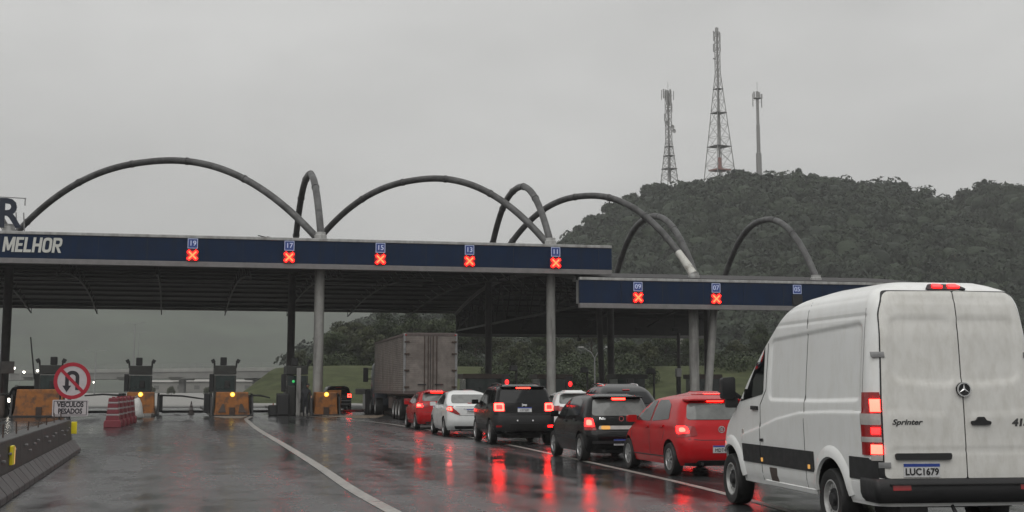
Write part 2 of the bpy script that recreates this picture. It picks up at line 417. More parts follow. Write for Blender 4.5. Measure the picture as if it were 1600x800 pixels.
# ------------------------------------------------------------------ vehicles: a shell lofted from horizontal slices, with panels laid on it by ray casting
def pl(tab, z):
    return float(np.interp(z, [a for a, _ in tab], [b for _, b in tab]))
def soft(tab, z, h=.035):
    return sum(pl(tab, z + d * h) * w_ for d, w_ in ((-1, .25), (0, .5), (1, .25)))
class Shell:
    """rear / front / width: tables of (height, value); local +x forward, x = 0 at the rearmost point."""
    def __init__(s, zs, rear, front, width, rr=.18, rf=.45, bulge=.05, taper=.05, fbulge=.12, h=.035, nrear=5, nside=14, ncor=6, sdisp=None, rdisp=None):
        vs, fs = [], []; s.M = M_ = 40
        L_ = max(b for _, b in front)
        for z in zs:
            xr, xf, w_ = soft(rear, z, h), soft(front, z, h), soft(width, z, h)
            k = min(1, (xf - xr) / 2.2)
            up = min(1, max(0, (z - .8) / .3)) if rf > .4 and fbulge < .2 else 0
            rrz, rfz = min(rr * k + .03, w_ * .8), min(rf * (1 - .6 * up) * k + .03, w_ * .8)
            half = []
            for i in range(nrear): half.append((xr, (w_ - rrz) * i / nrear))
            for i in range(ncor + 1):
                a = i / ncor * math.pi / 2
                half.append((xr + rrz * (1 - math.cos(a)), w_ - rrz + rrz * math.sin(a)))
            x0, x1 = xr + rrz, xf - rfz * 1.3
            for i in range(1, nside + 1): half.append((x0 + (x1 - x0) * i / (nside + 1), w_))
            for i in range(8):
                a = i / 7 * math.pi / 2
                half.append((x1 + rfz * 1.3 * math.sin(a), w_ - rfz + rfz * math.cos(a)))
            for i in range(1, 6): half.append((xf, (w_ - rfz) * (1 - i / 5)))
            xm = L_ * .5
            for j, (x, y) in enumerate(half):
                u = (x - xm) / (L_ * .5)
                y *= 1 - taper * max(0, abs(u) - .25) ** 2 * 1.6
                q = (y / max(w_, .01)) ** 2
                if x < x0 + .01: x += bulge * q * k
                if x > xf - rfz * 1.3: x -= fbulge * q * k
                if sdisp and j > nrear + ncor - 1 and x < x1: y += sdisp(x, z)
                if rdisp and j < nrear + ncor * .6: x += rdisp(y, z)
                half[j] = (x, y)
            n = len(half)
            ring = half + [(x, -y) for x, y in reversed(half[1:-1])]
            vs += [(x, y, z) for x, y in ring]
        n = len(half); N = len(ring)
        for i in range(len(zs) - 1):
            for k in range(N):
                a, b = i * N + k, i * N + (k + 1) % N
                fs.append((a, b, b + N, a + N))
        for base, flip in ((0, True), ((len(zs) - 1) * N, False)):
            def R_(k): return base + (k if k in (0, n - 1) else N - k)
            for k in range(n - 1):
                q = [base + k, base + k + 1, R_(k + 1), R_(k)]
                q = [v for i, v in enumerate(q) if v not in q[:i]]
                fs.append(tuple(q if flip else reversed(q)))
        s.v, s.f = vs, fs
        s.bvh = BVHTree.FromPolygons([Vector(v) for v in vs], fs)
    def hit(s, side, a, b):
        if side == 'L': o, d = Vector((a, 6, b)), Vector((0, -1, 0))
        elif side == 'R': o, d = Vector((a, -6, b)), Vector((0, 1, 0))
        elif side == 'B': o, d = Vector((-6, a, b)), Vector((1, 0, 0))
        elif side == 'F': o, d = Vector((20, a, b)), Vector((-1, 0, 0))
        else: o, d = Vector((a, b, 9)), Vector((0, 0, -1))
        p, nn, i, q = s.bvh.ray_cast(o, d)
        if side == 'B':                         # keep rear panels on the rear face: slide in where the ray passes the corner
            for _ in range(40):
                p2 = s.bvh.ray_cast(Vector((-6, o.y * .9, b)), d)[0]
                if p is not None and p2 is not None and p.x - p2.x < .16: break
                o.y *= .985; p, nn, i, q = s.bvh.ray_cast(o, d)
        elif side in 'LR':                      # likewise for side panels near the rear and front corners
            for _ in range(40):
                st = .04 if o.x < 1.5 else -.04
                p2 = s.bvh.ray_cast(Vector((o.x + st, o.y, b)), d)[0]
                if p is not None and (p2 is None or abs(p.y - p2.y) < .055): break
                o.x += st * .25; p, nn, i, q = s.bvh.ray_cast(o, d)
        if p is None:
            p, nn, i, q = s.bvh.find_nearest(o + d * 6)
        if nn.dot(d) > 0: nn = -nn
        return p, nn
    def body(s, name, mats, parent, wheels, Rw, arch_in=.3, wmax=.83, dark_below=.24):
        """The shell with its wheel wells cut out."""
        mb = MB(); mb.add(s.v, s.f)
        me = mb.mesh(name, mats, 32)
        o = link(name, me)
        c = MB()
        for x in wheels:
            for sd_ in (-1, 1):
                c.cyl((x, sd_ * (wmax - arch_in), Rw[1]), (x, sd_ * (wmax + .4), Rw[1]), Rw[0], n=36)
        ob = c.build('cutter', mats[1], None, 0)
        md = o.modifiers.new('b', 'BOOLEAN'); md.object = ob; md.operation = 'DIFFERENCE'; md.solver = 'FAST'
        dg = bpy.context.evaluated_depsgraph_get(); dg.update()
        me2 = bpy.data.meshes.new_from_object(o.evaluated_get(dg))
        bpy.data.objects.remove(o); bpy.data.objects.remove(ob)
        me2.name = name
        me2.materials.clear()
        for q in mats: me2.materials.append(MAT[q])
        mi = []
        for p in me2.polygons:
            ce = p.center; dark = 0
            for x in wheels:
                r = math.hypot(ce.x - x, ce.z - Rw[1])
                if r < Rw[0] * 1.001 and (abs(p.normal.y) < .35 and abs(r - Rw[0]) < .03 or abs(ce.y) < wmax - arch_in + .02): dark = 1
            if p.normal.z < -.6 and ce.z < dark_below: dark = 1
            mi.append(dark)
        me2.polygons.foreach_set('material_index', mi)
        me2.polygons.foreach_set('use_smooth', [True] * len(me2.polygons))
        me2.set_sharp_from_angle(angle=R(32)); me2.update()
        return link(name, me2, parent)
    def panel(s, mb, side, poly, off=.005, mi=0, step=.09, depth=.012):
        """A raised panel following the shell; poly in the side's own two axes."""
        pts = []
        for i in range(len(poly)):
            a, b = Vector(poly[i]), Vector(poly[(i + 1) % len(poly)])
            k = max(1, int((b - a).length / step))
            for j in range(k): pts.append(a + (b - a) * j / k)
        nb = len(pts)
        lo = (min(p.x for p in pts), min(p.y for p in pts)); hi = (max(p.x for p in pts), max(p.y for p in pts))
        allp = list(pts)
        x = lo[0] + step * .5
        def inside(q):
            c = False
            for i in range(nb):
                a, b = pts[i], pts[i - 1]
                if (a.y > q.y) != (b.y > q.y) and q.x < (b.x - a.x) * (q.y - a.y) / (b.y - a.y) + a.x: c = not c
            return c
        while x < hi[0]:
            y = lo[1] + step * .5
            while y < hi[1]:
                q = Vector((x, y))
                if inside(q) and min((q - p).length for p in pts) > step * .4: allp.append(q)
                y += step
            x += step
        ov, _, of, oo, _, _ = delaunay_2d_cdt(allp, [], [list(range(nb))], 1, 1e-7)
        mapb = {}
        for i, src in enumerate(oo):
            for q in src:
                if q < nb: mapb[q] = i
        vs = []
        for q in ov:
            p, nn = s.hit(side, q.x, q.y); vs.append(p + nn * off)
        fs = [tuple(f) for f in of]
        k = len(vs)
        sk = []
        for i in range(nb):
            q = ov[mapb.get(i, 0)]; p, nn = s.hit(side, q.x, q.y); vs.append(p + nn * (off - depth)); sk.append(mapb.get(i, 0))
        for i in range(nb):
            j = (i + 1) % nb
            fs.append((sk[i], sk[j], k + j, k + i))
        mb.add(vs, fs, mi); return mb
    def ribbon(s, mb, side, line, wd=.012, off=.003, mi=0, step=.1):
        pts = []
        for a, b in zip(line[:-1], line[1:]):
            a, b = Vector(a), Vector(b); k = max(1, int((b - a).length / step))
            for j in range(k): pts.append(a + (b - a) * j / k)
        pts.append(Vector(line[-1]))
        vs, fs = [], []
        for i, p in enumerate(pts):
            d = (pts[min(i + 1, len(pts) - 1)] - pts[max(i - 1, 0)]).normalized(); q = Vector((-d.y, d.x)) * wd / 2
            for r_ in (p - q, p, p + q):
                h_, nn = s.hit(side, r_.x, r_.y)
                vs.append(h_ + nn * (off if r_ is p or True else 0))
            h_, nn = s.hit(side, p.x - q.x * 1.3, p.y - q.y * 1.3); vs.append(h_ - nn * .004)
            h_, nn = s.hit(side, p.x + q.x * 1.3, p.y + q.y * 1.3); vs.append(h_ - nn * .004)
        for i in range(len(pts) - 1):
            a, b = i * 5, i * 5 + 5
            for u, v in ((3, 0), (0, 1), (1, 2), (2, 4)):
                fs.append((a + u, a + v, b + v, b + u))
        mb.add(vs, fs, mi); return mb
    def letters(s, mb, side, txt, a, b, size, mi=0, off=.008, **k):
        vs, fs = text_geo(txt, size, .003, **k)
        o = []
        for v in vs:
            if side == 'B':
                p, nn = s.hit('B', a - v.x, b + v.y)
            else:
                p, nn = s.hit(side, a - v.x, b + v.y)
            o.append(p + nn * (off + v.z))
        mb.add(o, fs, mi); return mb

WHEELS = {}
def wheel_meshes(Rt, Rr, wd, style, rim_mat):
    key = (Rt, Rr, wd, style, rim_mat)
    if key in WHEELS: return WHEELS[key]
    t = MB()
    h = wd / 2
    def ax(v): return Vector((v.x, v.z, v.y))       # wheel axis along y
    t.lathe([(Rr * .98, -h * .9), (Rr * 1.06, -h), (Rt * .95, -h), (Rt * .99, -h * .75), (Rt, -h * .35), (Rt, h * .35), (Rt * .99, h * .75), (Rt * .95, h), (Rr * 1.06, h), (Rr * .98, h * .9), (Rr * .96, 0), (Rr * .98, -h * .9)], 32, 0, ax)
    tm = t.mesh('wheel', 'rubber', 40)
    r = MB()
    # the rim's outer face is on +y
    r.lathe([(Rr * .985, h * .55), (Rr * 1.0, h * .93), (Rr * .93, h * .95), (Rr * .86, h * .45), (Rr * .5, h * .30), (.0, h * .3)], 32, 0, ax)
    if style == 'steel':
        for k in range(16):
            a = 2 * math.pi * k / 16
            r.box((math.cos(a) * Rr * .72, h * .52, math.sin(a) * Rr * .72), (Rr * .16, .03, Rr * .13), rot=Matrix.Rotation(-a, 3, 'Y'))
        r.lathe([(Rr * .60, h * .3), (Rr * .56, h * .66), (Rr * .34, h * .60), (Rr * .30, h * .95), (0, h * .98)], 24, 1, ax)
    else:
        n = {'five': 5, 'nine': 9, 'seven': 7}[style]
        for k in range(n):
            a = 2 * math.pi * k / n
            for da in ((-.13, .13) if n < 9 else (0,)):
                ca, sa = math.cos(a + da), math.sin(a + da)
                r.bar((ca * Rr * .15, h * .86, sa * Rr * .15), (ca * Rr * .93, h * .74, sa * Rr * .93), Rr * .17, .03, up=(0, 1, 0))
        r.lathe([(Rr * .26, h * .4), (Rr * .25, h * .92), (0, h * .98)], 20, 0, ax)
    mats = [rim_mat, 'black_plastic'] if style == 'steel' else [rim_mat]
    rm = r.mesh('rim', mats, 35)
    b = MB(); b.lathe([(Rr * .84, h * .25), (0, h * .27)], 24, 0, ax); b.lathe([(Rr * .84, -h * .4), (0, -h * .4)], 24, 0, ax)
    dm = b.mesh('wheel_hub', 'black_plastic', 35)
    WHEELS[key] = (tm, rm, dm); return WHEELS[key]
def add_wheels(root, xs, track, Rt, Rr, wd, style, rim_mat, sides=(1, -1)):
    tm, rm, dm = wheel_meshes(Rt, Rr, wd, style, rim_mat)
    for x in xs:
        for sd_ in sides:
            o = link('wheel', tm, root); o.location = (x, sd_ * track, Rt)
            if sd_ < 0: o.rotation_euler = (0, 0, math.pi)
            link('rim', rm, o)
            link('hub', dm, o)

def zlist(z0, z1, ztop, n=16):
    a = [z0 + (z1 - z0) * i / n for i in range(n + 1)]
    return a + [z1 + (ztop - z1) * f for f in (.3, .55, .75, .88, .96, 1.0)]
def mirror_house(mb, x, y, z, sx=.11, sy=.19, sz=.14, mi=0):
    s_ = 1 if y > 0 else -1
    mb.prism(rounded([(-.5, -.5), (.5, -.5), (.5, .45), (-.5, .5)], .18), -.5, .5, lambda a, b, d: Vector((x + d * sx * (1 - .25 * abs(b)), y + a * sy, z + b * sz)), mi)
    mb.bar((x, y - s_ * sy * .4, z - sz * .2), (x - .02, y - s_ * (sy * .5 + .09), z - sz * .45), .07, .05, mi)

def place(root, loc, rz, off_x=0):
    root.rotation_euler = (0, 0, rz)
    root.location = (loc[0], loc[1], 0)
def vehicle_at(x_rear_wheel, X, Y, head_deg, track_y):
    """Origin for a vehicle whose rear left wheel (outer face) stands at X, Y and which heads head_deg left of the view axis."""
    a = R(head_deg); h = Vector((-math.sin(a), math.cos(a))); r = Vector((math.cos(a), math.sin(a)))
    o = Vector((X, Y)) - h * x_rear_wheel + r * track_y
    return (o.x, o.y), R(90) + a

# ---- a passenger car from a table of dimensions
def build_car(name, label, cat, S, paint, group=None):
    root = thing(name, label, cat, group=group)
    sh = Shell(S['zs'], S['rear'], S['front'], S['width'], rr=S.get('rr', .2), rf=S.get('rf', .45), bulge=S.get('bulge', .06))
    W_ = max(b for _, b in S['width'])
    Rt = S['Rt']
    sh.body('body', [paint, 'black_plastic'], root, S['wheels'], (Rt + .055, Rt + .01), wmax=W_)
    lod = S.get('lod', 2)
    for k, poly in enumerate(S['side_windows']):
        for sd_ in ('L', 'R'):
            m = MB(); sh.panel(m, sd_, rounded(poly, .05), .007, step=.09); m.build('side_window', S.get('sglass', 'glass_dark'), root)
    m = MB(); sh.panel(m, 'B', rounded(S['rear_window'], .07), .012, step=.07, depth=.02); rw = m.build('rear_window', S.get('rglass', 'glass_dark'), root)
    if 'windscreen' in S:
        m = MB(); sh.panel(m, 'F', rounded(S['windscreen'], .07), .012, step=.1, depth=.02); m.build('windscreen', 'glass_dark', root)
    # lamps
    for sg in (1, -1):
        m = MB()
        pr = [(sg * a, b) for a, b in S['lamp_rear']]
        if sg < 0: pr = pr[::-1]
        sh.panel(m, 'B', rounded(pr, .03), .012, step=.06)
        if 'lamp_side' in S: sh.panel(m, 'L' if sg > 0 else 'R', rounded(S['lamp_side'], .03), .012, step=.06)
        lp = m.build('tail_lamp', 'lens_red', root)
        for ki, (poly, mt) in enumerate(S['lamp_lit']):
            q = [(sg * a, b) for a, b in poly]
            if sg < 0: q = q[::-1]
            m = MB(); sh.panel(m, 'B', rounded(q, .03), .020 + .006 * ki, step=.06); m.build('bulb', mt, lp)
    if 'brake' in S:
        m = MB(); sh.panel(m, 'B', S['brake'], .022, step=.08, depth=.03); m.build('brake_light', 'lens_core' if S.get('brake_on', 1) else 'lens_red', root)
    if 'plate' in S:
        py, pz, txt = S['plate']
        m = MB(); sh.panel(m, 'B', [(py - .2, pz - .065), (py + .2, pz - .065), (py + .2, pz + .065), (py - .2, pz + .065)], .012, step=.1); pt = m.build('number_plate', 'plate_white', root)
        m = MB(); sh.panel(m, 'B', [(py - .2, pz + .035), (py + .2, pz + .035), (py + .2, pz + .065), (py - .2, pz + .065)], .014, step=.1); m.build('blue_band', 'plate_blue', pt)
        m = MB(); sh.letters(m, 'B', txt, py, pz - .018, .085, off=.016, sx=.95); m.build('lettering', 'ink', pt)
    for side, line, wd in S.get('seams', []):
        m = MB(); sh.ribbon(m, side, line, wd, .0025); m.build('door_seam', 'ink', root, 0)
    for side, poly, mt, nm, off in S.get('panels', []):
        m = MB(); sh.panel(m, side, rounded(poly, .03), off, step=.08); m.build(nm, mt, root)
    for side, a, b, txt, size, mt in S.get('badges', []):
        m = MB(); sh.letters(m, side, txt, a, b, size, offset=.003); m.build('badge', mt, root)
    for (x, z) in S.get('handles', []):
        for sd_ in ('L', 'R'):
            m = MB(); sh.panel(m, sd_, rounded([(x - .09, z - .022), (x + .09, z - .022), (x + .09, z + .022), (x - .09, z + .022)], .015), .028, step=.05, depth=.04)
            m.build('door_handle', S.get('handle_mat', 'black_plastic'), root)
    if 'mirror' in S:
        x, y, z = S['mirror']
        for sg in (1, -1):
            m = MB(); mirror_house(m, x, sg * y, z); m.build('wing_mirror', S.get('mirror_mat', 'black_plastic'), root)
    if 'rails' in S:
        x0, x1, y, z = S['rails']
        for sg in (1, -1):
            m = MB(); m.tube([(x0, sg * y, z - .05), (x0 + .08, sg * y, z), ((x0 + x1) / 2, sg * y, z + .025), (x1 - .1, sg * y, z), (x1, sg * y, z - .05)], .017, 8)
            m.build('roof_rail', S.get('rail_mat', 'black_plastic'), root)
    if 'spoiler' in S:
        x0, x1, hw, z = S['spoiler']
        m = MB(); m.prism(rounded([(x0, -hw * .92), (x1, -hw), (x1, hw), (x0, hw * .92)], .06), 0, .035, lambda a, b, d: Vector((a, b, z + d - (b / hw) ** 2 * .035 + (a - x0) * S.get('spoil_slope', .04))))
        m.build('spoiler', paint, root, bevel=.008)
    if 'antenna' in S:
        x, z = S['antenna']; m = MB(); m.lathe([(.02, 0), (.012, .03), (.004, .05), (.003, .30), (0, .31)], 8, 0, lambda v: Vector((x - v.z * .6, 0, z + v.z))); m.build('antenna', 'black_plastic', root)
    if 'exhaust' in S:
        x, y, z = S['exhaust']; m = MB(); m.cyl((x + .25, y, z), (x, y, z), .028, n=12); m.build('exhaust_pipe', 'steel_dark', root)
    m = MB(); m.box(((S['wheels'][0] + S['wheels'][1]) / 2, 0, .24), (S['wheels'][1] - S['wheels'][0] + .5, W_ * 1.2, .12)); m.box((S['wheels'][0], 0, Rt), (.1, W_ * 1.5, .09)); m.build('underbody', 'black_plastic', root)
    add_wheels(root, S['wheels'], W_ - .105, Rt, S['Rr'], .19, S.get('wstyle', 'nine'), S.get('rim', 'alloy'))
    return root, sh
# ------------------------------------------------------------------ ground and road
def sheet(name, x0, x1, y0, y1, z, mat, nx=1, ny=1):
    m = MB()
    vs = [(x0 + (x1 - x0) * i / nx, y0 + (y1 - y0) * j / ny, z) for j in range(ny + 1) for i in range(nx + 1)]
    fs = [(j * (nx + 1) + i, j * (nx + 1) + i + 1, (j + 1) * (nx + 1) + i + 1, (j + 1) * (nx + 1) + i) for j in range(ny) for i in range(nx)]
    m.add(vs, fs); return tag(m.build(name, mat, None, 0), kind='structure')
sheet('ground', -2600, 2600, -400, 4000, -.05, 'dirt_green')
m = MB(); m.add([T(-90, -140, 0), T(140, -140, 0), T(140, 62, 0), T(-90, 62, 0)], [(0, 1, 2, 3)])
tag(m.build('road', 'wet_asphalt', None, 0), kind='structure')
m = MB(); m.add([T(-90, 62, .002), T(30, 62, .002), T(18, 330, .002), T(-90, 330, .002)], [(0, 1, 2, 3)])
tag(m.build('road_beyond_plaza', 'concrete_pale', None, 0), kind='structure')
m = MB(); m.add([T(-90, 33, .004), T(27, 33, .004), T(27, 61.99, .004), T(-90, 61.99, .004)], [(0, 1, 2, 3)])
tag(m.build('concrete_pavement', 'concrete_pale', None, 0), kind='structure')

def strip(name, pts, wd, z, mat, kind='structure', dash=None):
    m = MB(); pts = [Vector((p[0], p[1], 0)) for p in pts]
    fine = []
    for i in range(len(pts) - 1):
        p0, p1, p2, p3 = pts[max(i - 1, 0)], pts[i], pts[i + 1], pts[min(i + 2, len(pts) - 1)]
        for k in range(6):
            u = k / 6
            fine.append(.5 * ((2 * p1) + (p2 - p0) * u + (2 * p0 - 5 * p1 + 4 * p2 - p3) * u * u + (3 * p1 - 3 * p2 + p3 - p0) * u ** 3))
    fine.append(pts[-1])
    vs = []
    for i, p in enumerate(fine):
        d = (fine[min(i + 1, len(fine) - 1)] - fine[max(i - 1, 0)]).normalized(); q = Vector((-d.y, d.x, 0)) * wd / 2
        vs += [(p.x - q.x, p.y - q.y, z), (p.x + q.x, p.y + q.y, z)]
    m.add(vs, [(2 * i, 2 * i + 1, 2 * i + 3, 2 * i + 2) for i in range(len(fine) - 1)])
    return tag(m.build(name, mat, None, 0), kind=kind)
strip('lane_line', [G(u, v) for u, v in ((384, 655), (400, 669), (450, 699), (500, 730.5), (550, 764.5), (612, 799), (760, 880), (960, 990))], .21, .006, 'road_paint')
strip('edge_line', [G(u, v) for u, v in ((478, 650), (580, 659), (680, 673.5), (770, 690), (860, 709), (1000, 740), (1130, 771), (1400, 845), (1700, 930))], .15, .006, 'road_paint')
strip('island_line', [G(u, v) for u, v in ((384, 655), (391, 651.5), (396, 648))], .22, .0105, 'road_paint')
for u0, v0, u1, v1 in ((655, 646, 690, 652),):
    pass

# ------------------------------------------------------------------ terrain
def smooth(a, b, x):
    t = min(1, max(0, (x - a) / (b - a))); return t * t * (3 - 2 * t)
def heightfield(name, xs, ys, fn, mat, kind='structure'):
    m = MB(); nx = len(xs)
    vs = [(x, y, fn(x, y)) for y in ys for x in xs]
    fs = [(j * nx + i, j * nx + i + 1, (j + 1) * nx + i + 1, (j + 1) * nx + i) for j in range(len(ys) - 1) for i in range(nx - 1)]
    m.add(vs, fs); o = m.build(name, mat, None, 180); return tag(o, kind=kind)
CREST = [(-100, 545), (430, 545), (520, 520), (560, 505), (640, 492), (700, 482), (780, 430), (850, 412), (900, 380), (950, 347), (1000, 319), (1060, 301), (1120, 291), (1200, 289), (1260, 291), (1330, 302), (1395, 302), (1420, 322), (1445, 366), (1475, 372), (1500, 328), (1535, 306), (1562, 322), (1600, 362), (1700, 395), (2000, 430)]
HY = 450
def crest_z(x):
    u = 800 + 2200 * x / HY
    v = float(np.interp(u, [a for a, _ in CREST], [b for _, b in CREST]))
    return max(0, CAMZ + (HOR - v) * HY / 2200 * 1.0 - 4.0)
def hill_z(x, y):
    k = smooth(215, HY, y) if y <= HY else 1 - smooth(HY, HY + 260, y) * .8
    left = smooth(-75, -30, x)
    n = noise.noise(Vector((x * .02, y * .02, 3))) * 3.5
    return -1.5 + (crest_z(x) + 1.5 + n * k) * (k ** 1.15) * left
heightfield('hill', list(np.arange(-110, 420, 9)), list(np.arange(205, 720, 9)), hill_z, 'dirt_green')
MC = [(-400, 430), (-100, 430), (200, 425), (400, 445), (520, 478), (600, 494), (700, 520), (900, 560), (1300, 580)]
def mount_z(x, y):
    u = 800 + 2200 * x / 1150
    v = float(np.interp(u, [a for a, _ in MC], [b for _, b in MC]))
    top = CAMZ + (HOR - v) * 1150 / 2200 + 8 * noise.noise(Vector((x * .008, y * .006, 1)))
    k = smooth(700, 1150, y) if y < 1150 else 1 - smooth(1150, 1550, y)
    return -2 + (top + 2) * k
heightfield('mountain', list(np.arange(-900, 330, 18)), list(np.arange(690, 1560, 25)), mount_z, 'mountain')
# grass banks beyond the plaza
def bank_z(x, y):
    a = smooth(138, 168, y - .23 * x * 0) * 4.4
    left = smooth(-32, -25.5, x + .06 * (y - 140))
    return -.3 + a * left + .25 * noise.noise(Vector((x * .12, y * .12, 0))) * left
heightfield('grass_bank', list(np.arange(-48, 130, 2.5)), list(np.arange(134, 240, 2.5)), bank_z, 'grass_green')

# ------------------------------------------------------------------ leaves, trees, woods
def leaf_quads(centres, size, rng_, out=None):
    n = len(centres)
    d = rng_.normal(size=(n, 3)) * .45 + (out * 1.0 if out is not None else 0); d /= np.linalg.norm(d, axis=1)[:, None]
    u = rng_.normal(size=(n, 3)); u -= d * np.sum(u * d, 1)[:, None]; u /= np.linalg.norm(u, axis=1)[:, None]
    v = np.cross(d, u); s_ = (size * rng_.uniform(.6, 1.4, n))[:, None]
    a = centres - u * s_; b = centres + v * s_ * .55; c = centres + u * s_; e = centres - v * s_ * .55
    return np.stack([a, b, c, e], 1).reshape(-1, 3)
def quads_mesh(name, vs, tint, mat):
    n = len(vs) // 4
    me = bpy.data.meshes.new(name)
    me.vertices.add(n * 4); me.vertices.foreach_set('co', vs.astype(np.float32).ravel())
    me.loops.add(n * 4); me.loops.foreach_set('vertex_index', np.arange(n * 4, dtype=np.int32))
    me.polygons.add(n); me.polygons.foreach_set('loop_start', np.arange(0, n * 4, 4, dtype=np.int32))
    at = me.attributes.new('tint', 'FLOAT', 'FACE'); at.data.foreach_set('value', tint.astype(np.float32))
    me.materials.append(MAT[mat]); me.update(calc_edges=True); return me
def crown_points(rng_, clumps, per):
    pts, tint, outs = [], [], []
    for c, r, tn in clumps:
        d = rng_.normal(size=(per, 3)); d /= np.linalg.norm(d, axis=1)[:, None]
        q = rng_.uniform(.45, 1.08, per) ** .6
        pts.append(np.array(c) + d * np.array(r) * q[:, None]); outs.append(d)
        tint.append(np.clip(tn + rng_.normal(0, .10, per), 0, 1))
    return np.concatenate(pts), np.concatenate(tint), np.concatenate(outs)
def tree_kind(seed, h, spread, nclump, per, leaf, mat, trunk=.35, crown_base=.35, flat=.75):
    rng_ = np.random.default_rng(seed)
    clumps, tips = [], []
    for k in range(nclump):
        a = rng_.uniform(0, 2 * math.pi); rr = spread * math.sqrt(rng_.uniform(.02, 1)) * .8
        zz = h * (crown_base + (1 - crown_base) * (1 - (rr / spread) ** 2 * .75) * rng_.uniform(.35, .93))
        c = (rr * math.cos(a), rr * math.sin(a), zz); r_ = spread * rng_.uniform(.22, .4)
        clumps.append((c, (r_, r_, r_ * flat), rng_.uniform(.1, .85))); tips.append(c)
    p, t_, ou = crown_points(rng_, clumps, per)
    crown = quads_mesh('crown', leaf_quads(p, leaf, rng_, ou), t_, mat)
    m = MB(); top = h * .62
    wob = [rng_.uniform(-.25, .25) for _ in range(4)]
    m.tube([(0, 0, -.4), (wob[0], wob[1], top * .45), (wob[2], wob[3], top), (wob[2] * 1.2, wob[3], h * .8)], [trunk, trunk * .75, trunk * .5, trunk * .15], 8)
    for c in tips[:: max(1, len(tips) // 9)]:
        z0 = top * rng_.uniform(.5, .95)
        s0 = Vector((wob[2] * z0 / top, wob[3] * z0 / top, z0)); e = Vector(c)
        m.tube([s0, s0.lerp(e, .5) + Vector((0, 0, -.25)), e], [trunk * .34, trunk * .22, trunk * .06], 6)
    return crown, m.mesh('trunk', 'bark', 40)
TREE = {
    'bushy': tree_kind(1, 9, 3.9, 34, 260, .20, 'leaf', .35, .06),
    'tall': tree_kind(2, 12, 4.2, 40, 260, .21, 'leaf', .4, .05),
    'open': tree_kind(3, 10, 5.0, 18, 220, .19, 'leaf_olive', .32, .42, .45),
    'round': tree_kind(4, 7, 3.4, 26, 240, .19, 'leaf_olive', .28, .03, .8),
}
for kd_, a_ in (('bushy', (1, 9, 3.9, 34, 110, .42, 'leaf_forest', .35, .06)), ('tall', (2, 12, 4.2, 40, 110, .44, 'leaf_forest', .4, .05)), ('open', (3, 10, 5.0, 20, 110, .40, 'leaf_forest', .34, .42, .5)), ('round', (4, 7, 3.4, 26, 110, .40, 'leaf_forest', .28, .03, .8))):
    TREE['far_' + kd_] = tree_kind(*a_)
TREES = []
def tree(kind, x, y, z, k, label, group=None, name='tree'):
    t = thing(name, label, 'tree', (x, y, z), random.uniform(0, 6.28), group)
    t.scale = (k, k, k * random.uniform(.92, 1.1))
    link('trunk', TREE[kind][1], t); link('crown', TREE[kind][0], t)
    TREES.append(t); return t
def ground_z(x, y):
    z = 0
    if y < 240: z = max(z, bank_z(x, y))
    if y > 205: z = max(z, hill_z(x, y))
    return z
# trees standing at the top of the grass bank, behind the truck
bank = [(470, 562, 195, 'round', .55), (515, 505, 182, 'bushy', .9), (545, 498, 186, 'open', 1.0), (575, 512, 178, 'round', 1.0), (598, 486, 184, 'tall', .84), (625, 492, 190, 'bushy', 1.0),
        (648, 488, 186, 'tall', .85), (680, 484, 192, 'bushy', 1.15), (712, 482, 185, 'tall', .9), (745, 488, 190, 'bushy', 1.1), (782, 520, 176, 'open', .7), (815, 532, 170, 'round', .85)]
lab = ['small leafless looking bush beside the far end of the overpass', 'pale round treetop just right of the light grey canopy column', 'loose open tree with gaps, second right of the light column',
       'low olive tree in front of the wood, left of the truck', 'tall dark tree above the front of the truck box', 'bushy green tree over the left part of the truck box',
       'tall tree behind the middle of the truck roof', 'broad dense tree over the right part of the truck box', 'tall tree at the left corner of the lower canopy', 'dense tree behind the dark column by the black off-roader',
       'loose open tree right of the thin dark column', 'yellowish round bush left of the light column over the white car']
for (u, v, y, kd, k), lb in zip(bank, lab):
    p = P(u, v, y); z = ground_z(p.x, y); hh = {'bushy': 9, 'tall': 12, 'open': 10, 'round': 7}[kd]
    kk = max(.45, (p.z - z) / (hh * .93))
    tree(kd, p.x, y, z - .1, kk, lb, 'trees on the grass bank behind the plaza')
mid = [(800, 560, 158, 'round'), (850, 545, 166, 'bushy'), (885, 540, 172, 'round'), (925, 548, 165, 'open'), (975, 535, 176, 'bushy'), (1010, 548, 162, 'round'), (1040, 530, 180, 'tall'), (1085, 535, 172, 'bushy'), (1150, 540, 170, 'round'), (1185, 520, 182, 'tall')]
lab2 = ['small round bush behind the brown kiosk under the lower canopy', 'bushy tree seen just left of the pale column under the lower canopy', 'round tree just right of the pale column under the lower canopy',
        'open tree behind the curved street lamp', 'bushy tree between the two dark leaning columns', 'low bush by the small hanging lamps of the lower canopy', 'tall tree behind the pole with a white box',
        'bushy tree between the paired pale columns', 'round bush right of the leaning pale column', 'tall tree behind the mirror of the white van']
for (u, v, y, kd), lb in zip(mid, lab2):
    p = P(u, v, y); z = ground_z(p.x, y); hh = {'bushy': 9, 'tall': 12, 'open': 10, 'round': 7}[kd]
    tree(kd, p.x, y, z - .1, max(.5, (p.z - z) / (hh * .93)), lb, 'trees under the lower canopy roofline')
